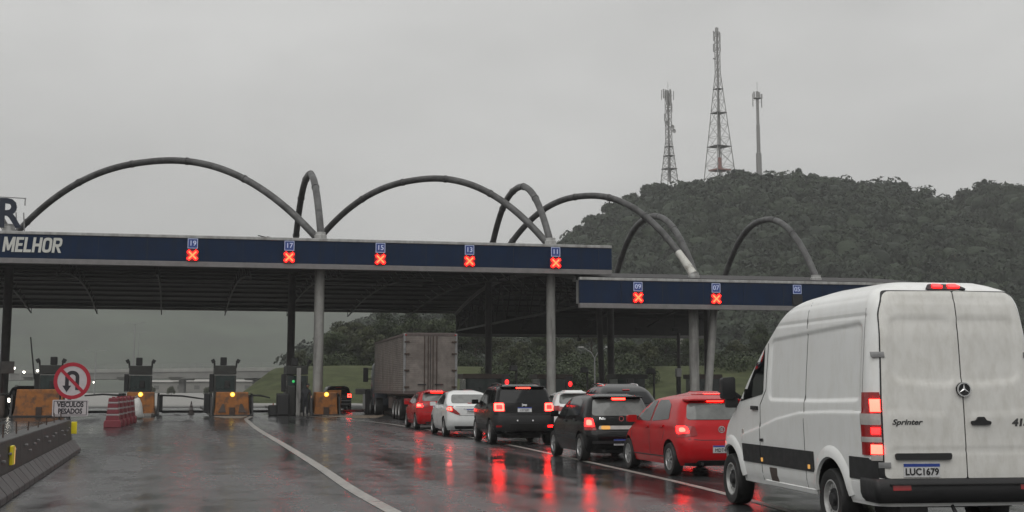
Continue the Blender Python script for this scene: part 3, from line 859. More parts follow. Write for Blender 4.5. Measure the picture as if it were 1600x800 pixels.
# trees that stand out on the skyline of the hill
sky_t = [(905, 341, 'round'), (935, 327, 'bushy'), (962, 311, 'bushy'), (985, 302, 'round'), (1022, 283, 'bushy'), (1075, 279, 'bushy'), (1152, 266, 'open'), (1172, 274, 'round'), (1215, 275, 'bushy'), (1247, 269, 'tall'), (1275, 272, 'bushy'), (1300, 284, 'round'), (1345, 287, 'open'), (1372, 281, 'bushy'), (1402, 281, 'open'), (1470, 299, 'open'), (1512, 290, 'bushy'), (1540, 291, 'tall'), (1562, 293, 'open')]
sl = ['small rounded tree low on the left shoulder of the hill', 'bushy tree on the left slope of the hill crest', 'bushy tree above the two crossing arches', 'rounded tree left of the short antenna mast', 'bushy tree at the foot of the short antenna mast',
      'bushy tree between the short mast and the tall mast', 'open spindly tree at the right foot of the tall lattice mast', 'rounded tree at the left foot of the slim pole mast', 'bushy tree just right of the slim pole mast', 'tall tree at the highest point of the wooded crest',
      'bushy tree right of the highest point of the crest', 'rounded tree in the dip of the crest above the right arch', 'flat topped open tree on the crest', 'bushy tree on the crest left of the flat topped pair', 'flat topped tree on the crest above the van roof',
      'thin see-through tree standing alone in the gap of the crest', 'bushy tree on the right-hand knoll', 'tall tree at the top of the right-hand knoll', 'flat topped open tree at the far right end of the hill']
for (u, v, kd), lb in zip(sky_t, sl):
    y = HY - random.uniform(4, 16); p = P(u, v, y); z = hill_z(p.x, y); hh = {'bushy': 9, 'tall': 12, 'open': 10, 'round': 7}[kd]
    tree('far_' + kd, p.x, y, z - .5, min(1.5, max(.75, (p.z - z + .5) / (hh * .93))), lb, 'trees along the skyline of the hill')
# the wood that covers the hill: one mass
def core_quads(n=4):
    """A unit ball of quads (a swollen cube), each quad with its own corners."""
    vs = []
    for ax in range(3):
        for sg in (1, -1):
            for i in range(n):
                for j in range(n):
                    q = []
                    for a, b in ((i, j), (i + 1, j), (i + 1, j + 1), (i, j + 1)):
                        v = [0, 0, 0]; v[ax] = sg; v[(ax + 1) % 3] = (2 * a / n - 1) * sg; v[(ax + 2) % 3] = 2 * b / n - 1
                        v = np.array(v, float); q.append(v / np.linalg.norm(v))
                    if np.mean([w_[2] for w_ in q]) > -.5: vs += q
    vs = np.array(vs); return vs, vs
def forest():
    rng_ = np.random.default_rng(11); pts, tint, outs = [], [], []; cores, ctint = [], []
    CORE = core_quads()
    n = 0
    for _ in range(5200):
        y = 225 + 235 * rng_.uniform() ** .9; u = rng_.uniform(470, 1720); x = (u - 800) * y / 2200
        z = hill_z(x, y)
        if z < .6: continue
        r_ = rng_.uniform(2.4, 5.2) * (1 if y > 300 else .85); tn = rng_.uniform(.05, .85) ** 1.3
        per = 92
        if len(pts) >= 0:
            cq, cn = CORE; e = cn * (1 + rng_.normal(0, .10, (len(cn), 1)))
            cores.append(np.repeat(np.array([[x, y, z + r_ * .55]]), len(cq), 0) + cq * np.array([r_ * .70, r_ * .70, r_ * .66]) * (1 + .16 * np.sin(cq * 3.1 + x + y).sum(1, keepdims=True) / 2)); ctint.append(np.full(len(cq) // 4, tn))
        for j in range(4):
            o = rng_.normal(0, .36, 3) * r_
            d = rng_.normal(size=(per // 2, 3)); d /= np.linalg.norm(d, axis=1)[:, None]
            d[:, 2] = np.abs(d[:, 2]) * .9 - .15
            pts.append(np.array([x, y, z + r_ * .8]) + o * np.array([1, 1, .6]) + d * r_ * rng_.uniform(.42, .60))
            tint.append(np.clip(tn + rng_.uniform(-.12, .12) + rng_.normal(0, .05, per // 2), 0, 1)); outs.append(d + o * .5 / r_)
    p = np.concatenate(pts); t_ = np.concatenate(tint)
    lq = np.concatenate([leaf_quads(p, .58, rng_, np.concatenate(outs))] + cores); t_ = np.concatenate([t_] + ctint)
    me = quads_mesh('forest', lq, t_, 'leaf_forest')
    o = link('forest', me); tag(o, 'dark green rainforest covering the whole hill', 'forest', kind='stuff')
forest()

# ------------------------------------------------------------------ antenna masts on the hill
def lattice(m, base, wtop, w0, h, split, nseg, leg=.16, br=.09, mi=0):
    """Square mast: tapering to `split`, then straight to the top."""
    def half(z): return (w0 + (wtop - w0) * min(1, z / split)) / 2
    zs = [split * (1 - (1 - i / nseg) ** 1.25) for i in range(nseg + 1)]
    k = max(2, int((h - split) / (wtop * 1.6))); zs += [split + (h - split) * i / k for i in range(1, k + 1)]
    cs = [(1, 1), (-1, 1), (-1, -1), (1, -1)]
    for sx, sy in cs:
        m.tube([(sx * half(0) * 1.06, sy * half(0) * 1.06, -4), (sx * half(split), sy * half(split), split), (sx * half(h), sy * half(h), h)], [leg, leg * .8, leg * .6], 6, mi)
    for a, b in zip(zs[:-1], zs[1:]):
        for i in range(4):
            p, q = cs[i], cs[(i + 1) % 4]
            A0 = Vector((p[0] * half(a), p[1] * half(a), a)); B0 = Vector((q[0] * half(a), q[1] * half(a), a))
            A1 = Vector((p[0] * half(b), p[1] * half(b), b)); B1 = Vector((q[0] * half(b), q[1] * half(b), b))
            m.bar(A0, B1, br, br, mi); m.bar(B0, A1, br, br, mi); m.bar(A1, B1, br, br, mi)
    return half
def mast(name, label, u, vb, vt, w0, wtop, splitf, nseg, parts):
    y = HY; b = P(u, vb, y); tp = P(u - (.018 * (vb - vt)), vt, y); h = tp.z - b.z
    t = thing(name, label, 'antenna mast', (b.x, y, b.z), .5, 'antenna masts on the hill')
    if w0:
        m = MB(); hf = lattice(m, None, wtop, w0, h, h * splitf, nseg); m.build('mast_frame', 'tower_paint', t, 0)
        m = MB(); m.box((0, 0, h * .5), (.42, .42, h)); m.build('cable_ladder', 'tower_paint', t, 0)
        for k in (.25, .5, .68):
            m = MB(); z = h * k * splitf / .8; hh = hf(z) * 2 + .3
            m.box((0, 0, z), (hh, hh, .14)); m.build('platform', 'steel_dark', t, 0)
    else:
        m = MB(); m.lathe([(.95, -4), (.9, h * .3), (.62, h * .3 + .1), (.6, h * .62), (.5, h * .62 + .1), (.45, h)], 12); m.build('mast_pole', 'tower_paint', t)
    for dx, dy, dz, L_, wd in parts:
        m = MB(); m.box((dx, dy, h + dz), (wd, .22, L_)); m.bar((dx, dy, h + dz), (0, 0, h + dz), .09, .09); m.build('panel_antenna', 'antenna', t, 0, .04)
    m = MB(); m.cyl((0, 0, h - .5), (0, 0, h + (3.2 if w0 < 6 else 1.5)), .06, n=6); m.build('lightning_rod', 'tower_paint', t)
    return t, h
t, h = mast('antenna_mast', 'short lattice mast with a crowded antenna head, leftmost on the hill', 1046, 284, 142, 4.4, 1.5, .45, 8,
     [(-2.6, 0, -1.6, 3.4, .22), (-1.5, .4, -1, 3.2, .45), (-.9, -.5, -2.2, 4.2, .5), (.9, 0, -1.8, 5, .55), (1.6, .3, -5.5, 3, .4), (2.2, 0, -1.3, 3, .22), (-.5, .6, -1.2, 3.5, .5), (.3, -.6, -3.2, 4, .6), (0, .3, -6.5, 3, .7), (-1.2, .4, -9, 2.6, .4)])
for dx, z in ((1.3, -12), (1.9, -13.3), (-1.1, -11)):
    m = MB(); m.lathe([(0, .1), (.5, .2), (.75, .42), (.72, .44), (0, .2)], 14, 0, lambda v, dx=dx, z=z: Vector((dx + v.x, -v.z, h + z + v.y))); m.bar((dx, 0, h + z), (0, 0, h + z), .1, .1); m.build('dish_antenna', 'antenna', t)
t, h = mast('antenna_mast', 'tallest red and white tapering lattice mast in the middle of the hill top', 1125, 282, 50, 7.6, 1.25, .72, 9,
     [(-1.35, 0, -1.5, 3.4, .4), (1.35, .2, -1.8, 3.4, .4), (-.9, -.5, -.2, 3, .35), (.8, .5, .2, 3, .35), (-1.3, .3, -5.5, 2.8, .35), (1.25, 0, -5.2, 2.6, .3), (0, 0, .3, 2.6, .4)])
m = MB(); m.box((0, 0, 3.4), (5.2, 5.2, .5)); m.box((0, 0, 5.6), (.9, .9, 4)); m.build('red_base_frame', 'tower_red', t, 0)
m = MB(); m.box((-1.2, 0, h - 9.2), (1.0, .4, .45)); m.build('radio_box', 'antenna', t, 0)
t, h = mast('antenna_mast', 'slim single pole mast with a small antenna ring, right of the tall mast', 1186.5, 281, 143, 0, 0, 0, 0,
     [(-1.9, 0, -3.0, 4.4, .3), (1.9, .2, -3.4, 3.6, .3), (-.9, .5, -1.2, 2.4, .5), (.6, -.4, -1.4, 2.4, .5), (1.4, -.5, -1.5, 1.5, .6)])
m = MB(); m.lathe([(.5, h - 2.6), (1.3, h - 2.4), (1.3, h - 2.1), (.5, h - 2.0)], 14); m.build('platform', 'tower_paint', t)

# ------------------------------------------------------------------ overpass
A = P(120, 588, 420); B = P(470, 573, 400)
zt0, zt1 = P(120, 578, 420).z, P(470, 571, 400).z
t = thing('overpass', 'pale concrete road overpass on piers, seen between the toll booths', 'overpass', (0, 0, 0))
d = (B - A); A2 = A - d * .9; B2 = B + d * .25
dz = 2.2
m = MB(); m.bar((A2.x, A2.y, zt0 - 2.4), (B2.x, B2.y, zt1 - 2.4), 9, 2.0); m.build('deck', 'bridge_concrete_shaded', t, 0, .1)
m = MB(); m.bar((A2.x, A2.y - 4.8, zt0 - .9), (B2.x, B2.y - 4.8, zt1 - .9), .3, 1.0); m.build('parapet', 'bridge_concrete_lit', t, 0, .05)
m = MB()
for i in range(60):
    q = i / 59; p = A2.lerp(B2, q); m.box((p.x, p.y - 4.8, zt0 + (zt1 - zt0) * q + .25), (.12, .12, 1.3))
m.bar((A2.x, A2.y - 4.8, zt0 + .85), (B2.x, B2.y - 4.8, zt1 + .85), .12, .12); m.bar((A2.x, A2.y - 4.8, zt0 + .3), (B2.x, B2.y - 4.8, zt1 + .3), .1, .1)
m.build('guard_rail', 'galvanised', t, 0)
for u in (285, 400, 205, 60):
    p = P(u, 600, 410); m = MB(); zb = -.3; ztp = zt1 - 3.2
    m.box((p.x, p.y, (zb + ztp) / 2), (1.5, 3, ztp - zb)); m.box((p.x, p.y, ztp - .45), (5, 8, 1.0), taper=1.25); m.build('pier', 'bridge_concrete_shaded', t, 0, .06)
# low buildings and bushes under and beyond the overpass
for u, v0, v1, wd, y, lb in ((352, 593, 612, 30, 430, 'long low pale building seen beneath the overpass'), (258, 594, 609, 18, 440, 'small pale building beneath the left span of the overpass'), (935, 606, 615, 9, 165, 'low white shed on the bank behind the paired dark columns')):
    a = P(u, v1, y); b = P(u, v0, y); hh = b.z - .0
    t = thing('low_building', lb, 'building', (a.x, y, 0), .1)
    m = MB(); m.box((0, 0, hh * .42), (wd, 9, hh * .84)); m.build('wall', 'house_wall', t, 0)
    m = MB(); m.prism([(-5, hh * .84), (5, hh * .84), (0, hh)], -wd / 2 - .3, wd / 2 + .3, lambda a_, b_, d_: Vector((d_, a_, b_))); m.build('roof', 'roof_tile' if wd < 10 else 'house_wall', t, 0)
    for k in range(max(2, int(wd / 5))):
        m = MB(); m.box((-wd / 2 + 2 + k * 5, -4.53, hh * .4), (1.6, .1, 1.2)); m.build('window', 'booth_grey', t, 0)
t = thing('house', 'small white gabled house high on the wooded slope', 'house', tuple(P(1074, 518, 235)), .3)
t.location.z = P(1074, 520, 235).z - 2
m = MB(); m.box((0, 0, 1.3), (5, 5, 2.8)); m.build('wall', 'house_wall', t, 0)
m = MB(); m.prism([(-3, 2.7), (3, 2.7), (0, 4.2)], -2.9, 2.9, lambda a_, b_, d_: Vector((a_, d_, b_))); m.build('roof', 'house_wall', t, 0)
m = MB(); m.box((.8, -2.52, 1.5), (1, .1, 1.1)); m.build('window', 'glass_dark', t, 0)
for u, v, y in ((268, 604, 300), (236, 607, 310), (325, 603, 290)):
    p = P(u, v, y); lbs = {268: 'round bush in front of the overpass, between the second and third booths', 236: 'round bush just right of the second booth, before the overpass', 325: 'round bush just left of the third booth, before the overpass'}
    tree('round', p.x, y, -.2, max(.3, p.z / 6.5), lbs[u], 'bushes in front of the overpass', 'bush')

# ------------------------------------------------------------------ lamp posts and far headlights built as lit lamps
def lamp_post(u, vt, y, label, lit=False, arm=1.6, group=None, r=.09):
    p = P(u, vt, y); t = thing('lamp_post', label, 'lamp post', (p.x, y, 0), 0, group)
    m = MB(); m.tube([(0, 0, -.3), (0, 0, p.z * .7), (0, 0, p.z)], [r * 1.4, r, r * .7], 8); m.build('pole', 'galvanised', t)
    for sg in (1, -1) if not lit else (1,):
        m = MB(); m.tube([(0, 0, p.z - .1), (sg * arm * .5, 0, p.z + .25), (sg * arm, 0, p.z + .3)], .05, 6); m.build('lamp_arm', 'galvanised', t)
        m = MB(); m.box((sg * (arm + .3), 0, p.z + .28), (.9, .35, .18)); hd = m.build('lamp_head', 'galvanised', t, 0, .03)
        if lit:
            m = MB(); m.lathe([(0, -.3), (.21, -.21), (.3, 0), (.21, .21), (0, .3)], 12, 0, lambda v: Vector((arm + .3 + v.x, v.y, p.z - .05 + v.z))); m.build('lit_bulb', 'white_lamp', hd)
    return t
lamp_post(211, 506, 330, 'tall double arm lamp post standing between the sign and the third booth', r=.16)
lamp_post(217, 520, 420, 'second tall lamp post close behind the tallest one', r=.16)
lamp_post(150, 550, 300, 'thin lamp post just right of the no U-turn sign', r=.13)
for u, v, y, lb in ((20, 575, 330, 'far headlight built as a lamp, beside the square dark sign board at far left'), (36, 581, 360, 'far headlight built as a lamp, midway between the sign board and the first booth'), (57, 579, 350, 'far headlight built as a lamp, just left of the tilted rod on the first booth'), (6, 592, 380, 'lowest far headlight built as a lamp, at the far left edge'), (146, 597, 400, 'dim far headlight built as a lamp, right of the no U-turn sign')):
    lamp_post(u - 4, v, y, lb, True, .6, 'far headlights built as lit lamps on the left', .08)  # lamp posts added in place of headlights of distant cars
# curved street lamp under the lower canopy
p = P(929, 552, 140); z = ground_z(p.x, 140)
t = thing('street_lamp', 'thin street lamp with two curved arms in front of the wood', 'street lamp', (p.x, 140, z))
m = MB(); m.cyl((0, 0, -.2), (0, 0, p.z - z - .4), .07, n=8); m.build('pole', 'galvanised', t)
for sg in (1, -1):
    e = 1.15; m = MB(); m.tube([(0, 0, p.z - z - .5), (sg * .35, 0, p.z - z + .1), (sg * e, 0, p.z - z + .55)], .045, 6); m.build('lamp_arm', 'galvanised', t)
    m = MB(); m.box((sg * (e + .2), 0, p.z - z + .6), (.55, .25, .14)); m.build('lamp_head', 'trim_white', t, 0, .03)
# low scrub that hides the trunks along the banks: one mass
def scrub():
    rng_ = np.random.default_rng(5); pts, tint, outs = [], [], []
    for u0, u1, y0, y1, n, hh in ((492, 735, 176, 190, 150, 2.3), (765, 1012, 150, 172, 190, 1.9), (1120, 1220, 160, 180, 60, 2.0), (1010, 1120, 178, 186, 40, 2.2)):
        for _ in range(n):
            y = rng_.uniform(y0, y1); x = (rng_.uniform(u0, u1) - 800) * y / 2200; z = ground_z(x, y)
            r_ = rng_.uniform(.6, 1.0) * hh; tn = rng_.uniform(0, .8)
            d = rng_.normal(size=(230, 3)); d /= np.linalg.norm(d, axis=1)[:, None]; d[:, 2] = np.abs(d[:, 2]) * 1.1 - .2
            pts.append(np.array([x, y, z + .2]) + d * r_ * rng_.uniform(.6, 1.05, 230)[:, None]); outs.append(d); tint.append(np.clip(tn + rng_.normal(0, .1, 230), 0, 1))
    me = quads_mesh('undergrowth', leaf_quads(np.concatenate(pts), .155, rng_, np.concatenate(outs)), np.concatenate(tint), 'leaf')
    tag(link('undergrowth', me), 'dark scrub growing along the top of the grass bank', 'undergrowth', kind='stuff')
scrub()
# ------------------------------------------------------------------ toll canopies
def tube_arch(name, label, a, b, zpeak, cap=False):
    a, b = Vector(a), Vector(b)
    pts = []
    for i in range(49):
        u = i / 48; k = 2 * u - 1
        base = a.z + (b.z - a.z) * u
        pts.append((a.x + (b.x - a.x) * u, a.y + (b.y - a.y) * u, base + (zpeak - (a.z + b.z) / 2) * (1 - abs(k) ** 2.25)))
    t = thing(name, label, 'arch', (a.x, a.y, 0), 0, 'tubular arches over the toll canopies')
    lp = [Vector(p) - Vector((a.x, a.y, 0)) for p in pts]
    m = MB(); m.tube(lp, .215, 14); m.build('arch_tube', 'arch_paint', t, 60)
    for k in range(6, 46, 8):
        d = (lp[k + 1] - lp[k]).normalized() * .06
        m = MB(); m.cyl(lp[k] - d, lp[k] + d, .245, n=14); m.build('flange', 'arch_paint', t, 40)
    if cap:
        m = MB(); m.tube(lp[-4:] , [.222, .24, .26, .27], 14); m.build('bare_metal_foot', 'arch_cap', t, 60)
    return t

def soffit_z(kind, s, D):
    k = s / D
    if kind == 'main': return 8.55 + 1.2 * math.sin(math.pi * min(1, k * 1.02)) ** .9 if 0 < k < .98 else 8.55
    return 7.92 + 1.38 * max(0, 1 - ((s - 19) / 19) ** 2) - (.3 * max(0, (k - .75) / .25))
def canopy(name, label, kind, t0, t1, tf0, tf1, D, zb, zt, cols, leaning):
    root = thing(name, label, 'toll canopy', tuple(T(0, 0)), ANG)
    # local frame: x along the front (t), y along the traffic (s)
    m = MB(); m.box(((tf0 + tf1) / 2, .12, (zb + zt) / 2), (tf1 - tf0, .22, zt - zb)); f = m.build('fascia', 'fascia_blue', root, 0, .01)
    m = MB(); m.box(((tf0 + tf1) / 2, .16, zb - .15), (tf1 - tf0, .36, .29)); m.build('lower_trim', 'trim_grey', root, 0, .02)
    m = MB(); m.box(((tf0 + tf1) / 2, .75, zt + .085), (tf1 - tf0, 1.6, .165)); m.build('roof_edge', 'trim_white', root, 0, .02)
    for q in (tf0 + .06, tf1 - .06):
        m = MB(); m.box((q, .5, (zb + zt) / 2 - .004), (.10, .55, zt - zb)); m.build('end_trim', 'trim_white', root, 0)
    k = 0; q = tf0 + 2.6
    while q < tf1 - .5:
        m = MB(); m.box((q, .004, (zb + zt) / 2), (.012, .02, zt - zb - .02)); m.build('panel_joint', 'ink', root, 0); q += 2.62
    m = MB(); n = 28; xs = (t0, t1)
    off = lambda s: soffit_z(kind, s, D)
    ring = []
    for i in range(n + 1):
        s = .32 + (D - .32) * i / n; ring.append((s, off(s)))
    vs, fs = [], []
    for x in xs:
        for s, z in ring: vs.append((x, s, z))
        for s, z in ring: vs.append((x, s, z + .22))
    N = n + 1
    for i in range(n):
        fs += [(i, i + 1, 2 * N + i + 1, 2 * N + i), (N + i, 3 * N + i, 3 * N + i + 1, N + i + 1), (i, N + i, N + i + 1, i + 1), (2 * N + i, 2 * N + i + 1, 3 * N + i + 1, 3 * N + i)]
    fs += [(0, 2 * N, 3 * N, N), (n, N + n, 3 * N + n, 2 * N + n)]
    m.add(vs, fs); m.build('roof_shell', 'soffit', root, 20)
    zbk = off(D)
    bz = zb - .25 if kind == 'main' else 6.15
    m = MB(); m.box(((t0 + t1) / 2, D + .1, (bz + zbk + .25) / 2), (t1 - t0, .2, zbk + .25 - bz)); m.build('rear_fascia', 'steel_dark', root, 0, .01)
    m = MB(); m.box(((t0 + t1) / 2, D - .02, bz - .14), (t1 - t0, .5, .22)); m.build('rear_trim', 'trim_grey', root, 0, .01)
    # purlins along the front, trusses along the traffic
    pm = MB(); pm.box((0, 0, 0), (t1 - t0 - .3, .12, .16)); pme = pm.mesh('purlin', 'steel_dark', 0)
    for i in range(1, 16):
        s = D * i / 16; o = link('purlin', pme, root); o.location = ((t0 + t1) / 2, s, off(s) - .085)
    m = MB(); s = D * .60; m.box(((t0 + t1) / 2 + 4, s, off(s) - .42), ((t1 - t0) * .62, .09, .06)); m.build('painted_skylight_bar', 'skylight_paint', root, 0)  # pale bar painted in for daylight gaps in the roof
    tm = MB()
    sv = [D * i / 14 for i in range(15)]
    low = lambda s: off(s) - .95 + .25 * abs(s / D - .5)
    for a_, b_ in zip(sv[:-1], sv[1:]):
        tm.bar((0, a_ + .3, low(a_)), (0, b_ + .3, low(b_)), .09, .09); tm.bar((0, a_ + .3, low(a_)), (0, b_ + .3, off(b_) - .2), .05, .05); tm.bar((0, b_ + .3, low(b_)), (0, b_ + .3, off(b_) - .2), .05, .05)
    tme = tm.mesh('roof_truss', 'steel_dark', 0)
    q = t0 + .4; step = 5.25 if kind == 'main' else 5.6
    while q < (t1 if kind != 'main' else 31):
        o = link('roof_truss', tme, root); o.location = (q, -.1, 0); q += step
    for (tt, ss, r, mt, lean) in cols:
        zt_ = off(ss) - .02
        m = MB(); m.tube([(tt, ss, 0), (tt + lean * .45, ss, zt_ * .45), (tt + lean, ss, zt_)], [r, r, r], 20); c = m.build('column', mt, root, 60)
        m = MB(); m.box((tt, ss, .12), (1.1, 1.1, .24)); m.build('column_base', 'concrete_dark', c, 0, .03)
    return root, f
main, mf = canopy('toll_canopy', 'long blue fronted toll plaza canopy with MELHOR lettering and five red crosses', 'main', -24, 34.4, -24, 34.45, 42, 8.58, 9.88,
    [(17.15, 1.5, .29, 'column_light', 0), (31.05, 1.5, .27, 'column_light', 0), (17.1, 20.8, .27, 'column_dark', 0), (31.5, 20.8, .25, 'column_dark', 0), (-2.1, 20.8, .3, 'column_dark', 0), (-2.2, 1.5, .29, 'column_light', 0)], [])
lower, lf = canopy('toll_canopy', 'lower blue fronted toll canopy with a vaulted roof behind the parked cars', 'low', 32.4, 55, 32.42, 55, 37.6, 6.58, 7.95,
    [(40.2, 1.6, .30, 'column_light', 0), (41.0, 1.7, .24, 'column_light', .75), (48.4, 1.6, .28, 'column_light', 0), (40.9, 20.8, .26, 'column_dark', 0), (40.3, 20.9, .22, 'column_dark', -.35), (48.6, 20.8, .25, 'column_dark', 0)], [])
# open gable of the lower canopy: a rim along the curve with bracing under it
m = MB()
pr = [(.6 + 36.8 * i / 20) for i in range(21)]
for a_, b_ in zip(pr[:-1], pr[1:]):
    m.bar((32.33, a_, soffit_z('low', a_, 37.6) + .1), (32.33, b_, soffit_z('low', b_, 37.6) + .1), .12, .26)
m.build('gable_edge', 'trim_grey', lower, 40)
m = MB()
for k in range(10):
    s = 2 + k * 3.5; m.bar((32.5, s, 6.4 + .1 * (k % 2)), (32.5, s + 1.75, soffit_z('low', s + 1.75, 37.6) - .1), .07, .07); m.bar((32.5, s + 1.75, soffit_z('low', s + 1.75, 37.6) - .1), (32.5, s + 3.5, 6.4), .07, .07)
m.bar((32.5, 1, 6.4), (32.5, 37.5, 6.4), .14, .14)
m.build('gable_truss', 'steel_dark', lower, 0)
for tt in (33.5, 36.5, 46.2, 49.4):
    m = MB(); m.box((tt, 30, 6.35), (.5, .35, .3)); m.bar((tt, 30, 6.4), (tt, 30, 7.6), .05, .05); m.build('hanging_floodlight', 'steel_dark', lower, 0, .04)
m = MB(); m.box((43.2, 37.3, 5.72), (.35, .25, .3)); m.bar((43.2, 37.3, 5.8), (43.2, 37.3, 6.1), .05, .05); m.build('hanging_floodlight', 'steel_dark', lower, 0, .04)

# letters on the main fascia
def block_letters(parent, word, x, z, h, mat):
    """Heavy condensed slanted capitals, each letter a mesh of its own."""
    q = h / .83; st = .165; K = .86
    for ch in word:
        m = MB(); w_ = {'M': .70, 'O': .56, 'R': .56, 'H': .56}.get(ch, .46)
        def put(poly, dep): m.prism(poly, 0, -dep, lambda a, b, d: Vector((x + (a + b * .12) * q * K, d - .012, z + b * q)))
        def ring(x0, x1, z0, z1, r, t, dep):
            o = rounded([(x0, z0), (x1, z0), (x1, z1), (x0, z1)], r, 5); i_ = rounded([(x0 + t, z0 + t), (x1 - t, z0 + t), (x1 - t, z1 - t), (x0 + t, z1 - t)], [max(.01, k - t * .7) for k in r], 5)
            k = len(o); f = lambda p, d: Vector((x + (p[0] + p[1] * .12) * q * K, d - .012, z + p[1] * q))
            m.add([f(p, -dep) for p in o] + [f(p, -dep) for p in i_] + [f(p, 0) for p in o] + [f(p, 0) for p in i_],
                  [(j, (j + 1) % k, k + (j + 1) % k, k + j) for j in range(k)] + [(j, 2 * k + j, 2 * k + (j + 1) % k, (j + 1) % k) for j in range(k)] + [(k + j, k + (j + 1) % k, 3 * k + (j + 1) % k, 3 * k + j) for j in range(k)])
        if ch == 'M': put([(0, 0), (.155, 0), (.155, .46), (.29, .08), (.41, .08), (.545, .46), (.545, 0), (.70, 0), (.70, .83), (.52, .83), (.35, .36), (.18, .83), (0, .83)], .02)
        elif ch == 'E': put([(0, 0), (w_, 0), (w_, .15), (st, .15), (st, .345), (.41, .345), (.41, .49), (st, .49), (st, .68), (w_, .68), (w_, .83), (0, .83)], .02)
        elif ch == 'L': put([(0, 0), (w_, 0), (w_, .15), (st, .15), (st, .83), (0, .83)], .02)
        elif ch == 'H': put([(0, 0), (st, 0), (st, .33), (w_ - st, .33), (w_ - st, 0), (w_, 0), (w_, .83), (w_ - st, .83), (w_ - st, .49), (st, .49), (st, .83), (0, .83)], .02)
        elif ch == 'O': ring(0, w_, 0, .83, [.24] * 4, .155, .02)
        elif ch == 'R': ring(.02, w_, .33, .83, [.02, .2, .2, .02], .145, .018); put([(0, 0), (st, 0), (st, .828), (0, .828)], .022); put([(.20, .36), (.36, .36), (.58, 0), (.40, 0)], .020)
        m.build('letter', mat, parent, 0); x += (w_ + .055) * q * K
block_letters(mf, 'MELHOR', -.20, 8.90, .82, 'letter_white')

# big letter on the roof
p = T(-.16, 1.0, 10.0)
t = thing('roof_letter', 'big dark blue letter R standing on a frame on the canopy roof', 'roof sign', (p.x, p.y, p.z), ANG)
vs, fs = text_geo('R', 2.25, .09, offset=.05, sx=.92)
m = MB(); m.add([Vector((v.x, -v.z, v.y)) for v in vs], fs); o = m.build('letter', 'letter_blue', t, 0); o.location = (.1, 0, 1.05)
m = MB()
for a_ in (.55, .95): m.bar((a_, .15, 0), (a_ - .1, .15, 1.2), .06, .06)
m.bar((-1.2, .15, 2.05), (.95, .15, 2.0), .05, .05); m.bar((.9, .15, 1.6), (.9, .15, 2.02), .06, .06); m.bar((-1.2, .15, .12), (1.3, .15, .1), .07, .07)
m.build('sign_frame', 'galvanised', t, 0)
t = thing('roof_rod', 'thin slanting rod with a small lamp on the roof edge, left of the second arch', 'rod', tuple(T(14.6, 2.5, 10.0)), ANG)
m = MB(); m.tube([(.35, 0, -.1), (.1, 0, .16), (-1.0, 0, .40)], [.035, .04, .03], 6); m.build('rod', 'steel_dark', t)
m = MB(); m.box((-.25, 0, .26), (.5, .18, .10), rot=Matrix.Rotation(.2, 3, 'Y')); m.build('lamp', 'steel_dark', t, 0, .02)
m = MB(); m.cyl((.3, 0, -.2), (.3, 0, 0), .05, n=8); m.build('foot', 'steel_dark', t)

# lane signs
def lane_sign(num, tt, zb, kind, lit=True, ghost=0):
    p = T(tt, 0, zb)
    lb = {'19': 'lane sign 19 with a lit red cross, nearest to the MELHOR lettering', '17': 'lane sign 17 with a lit red cross, just left of the light column', '15': 'lane sign 15 with a lit red cross, just right of the light column',
          '13': 'lane sign 13 with a lit red cross, between signs 15 and 11', '11': 'lane sign 11 with a lit red cross, last one on the upper fascia', '09': 'lane sign 09 with a lit red cross, first one on the lower fascia',
          '07': 'lane sign 07 with a lit red cross, above the leaning pale column', '05': 'lane sign 05 without a lit cross, next to the white van roof'}[num]
    t = thing('lane_sign', lb, 'lane sign', (p.x, p.y, p.z), ANG, 'lane number signs with red crosses')
    m = MB(); m.box((0, -.05, .98), (.56, .08, .56)); b = m.build('number_board', 'panel_blue', t, 0, .01)
    m = MB(); h = .26
    for s1 in (1, -1):
        m.box((s1 * h, -.097, .98), (.03, .012, .55)); m.box((0, -.0985, .98 + s1 * h), (.49, .012, .03))
    m.build('board_border', 'panel_line', b, 0)
    vs, fs = text_geo(num, .40, .006, offset=.006)
    m = MB(); m.add([Vector((v.x, -.098 - v.z, .98 + v.y)) for v in vs], fs); m.build('numeral', 'panel_line', b, 0)
    m = MB(); m.box((0, -.06, .32), (.66, .12, .62)); bx = m.build('signal_box', 'signal_box' if lit else 'black_plastic', t, 0, .02)
    if lit:
        for sg in (1, -1):
            m = MB(); m.bar((-.24, -.135 - .004 * sg, .32 - .24 * sg), (.24, -.135 - .004 * sg, .32 + .24 * sg), .02, .17, up=(1, 0, -sg)); m.build('cross_bar', 'cross_red', bx, 0, .004)
            m = MB(); m.bar((-.20, -.150 - .004 * sg, .32 - .20 * sg), (.20, -.150 - .004 * sg, .32 + .20 * sg), .012, .075, up=(1, 0, -sg)); m.build('cross_core', 'cross_core', bx, 0)
    return t
for num, tt in (('19', 9.88), ('17', 15.24), ('15', 20.45), ('13', 25.7), ('11', 30.93)): lane_sign(num, tt, 8.6, 'main')
for num, tt, lt in (('09', 36.05, True), ('07', 41.05, True), ('05', 46.4, False)): lane_sign(num, tt, 6.62, 'low', lt)

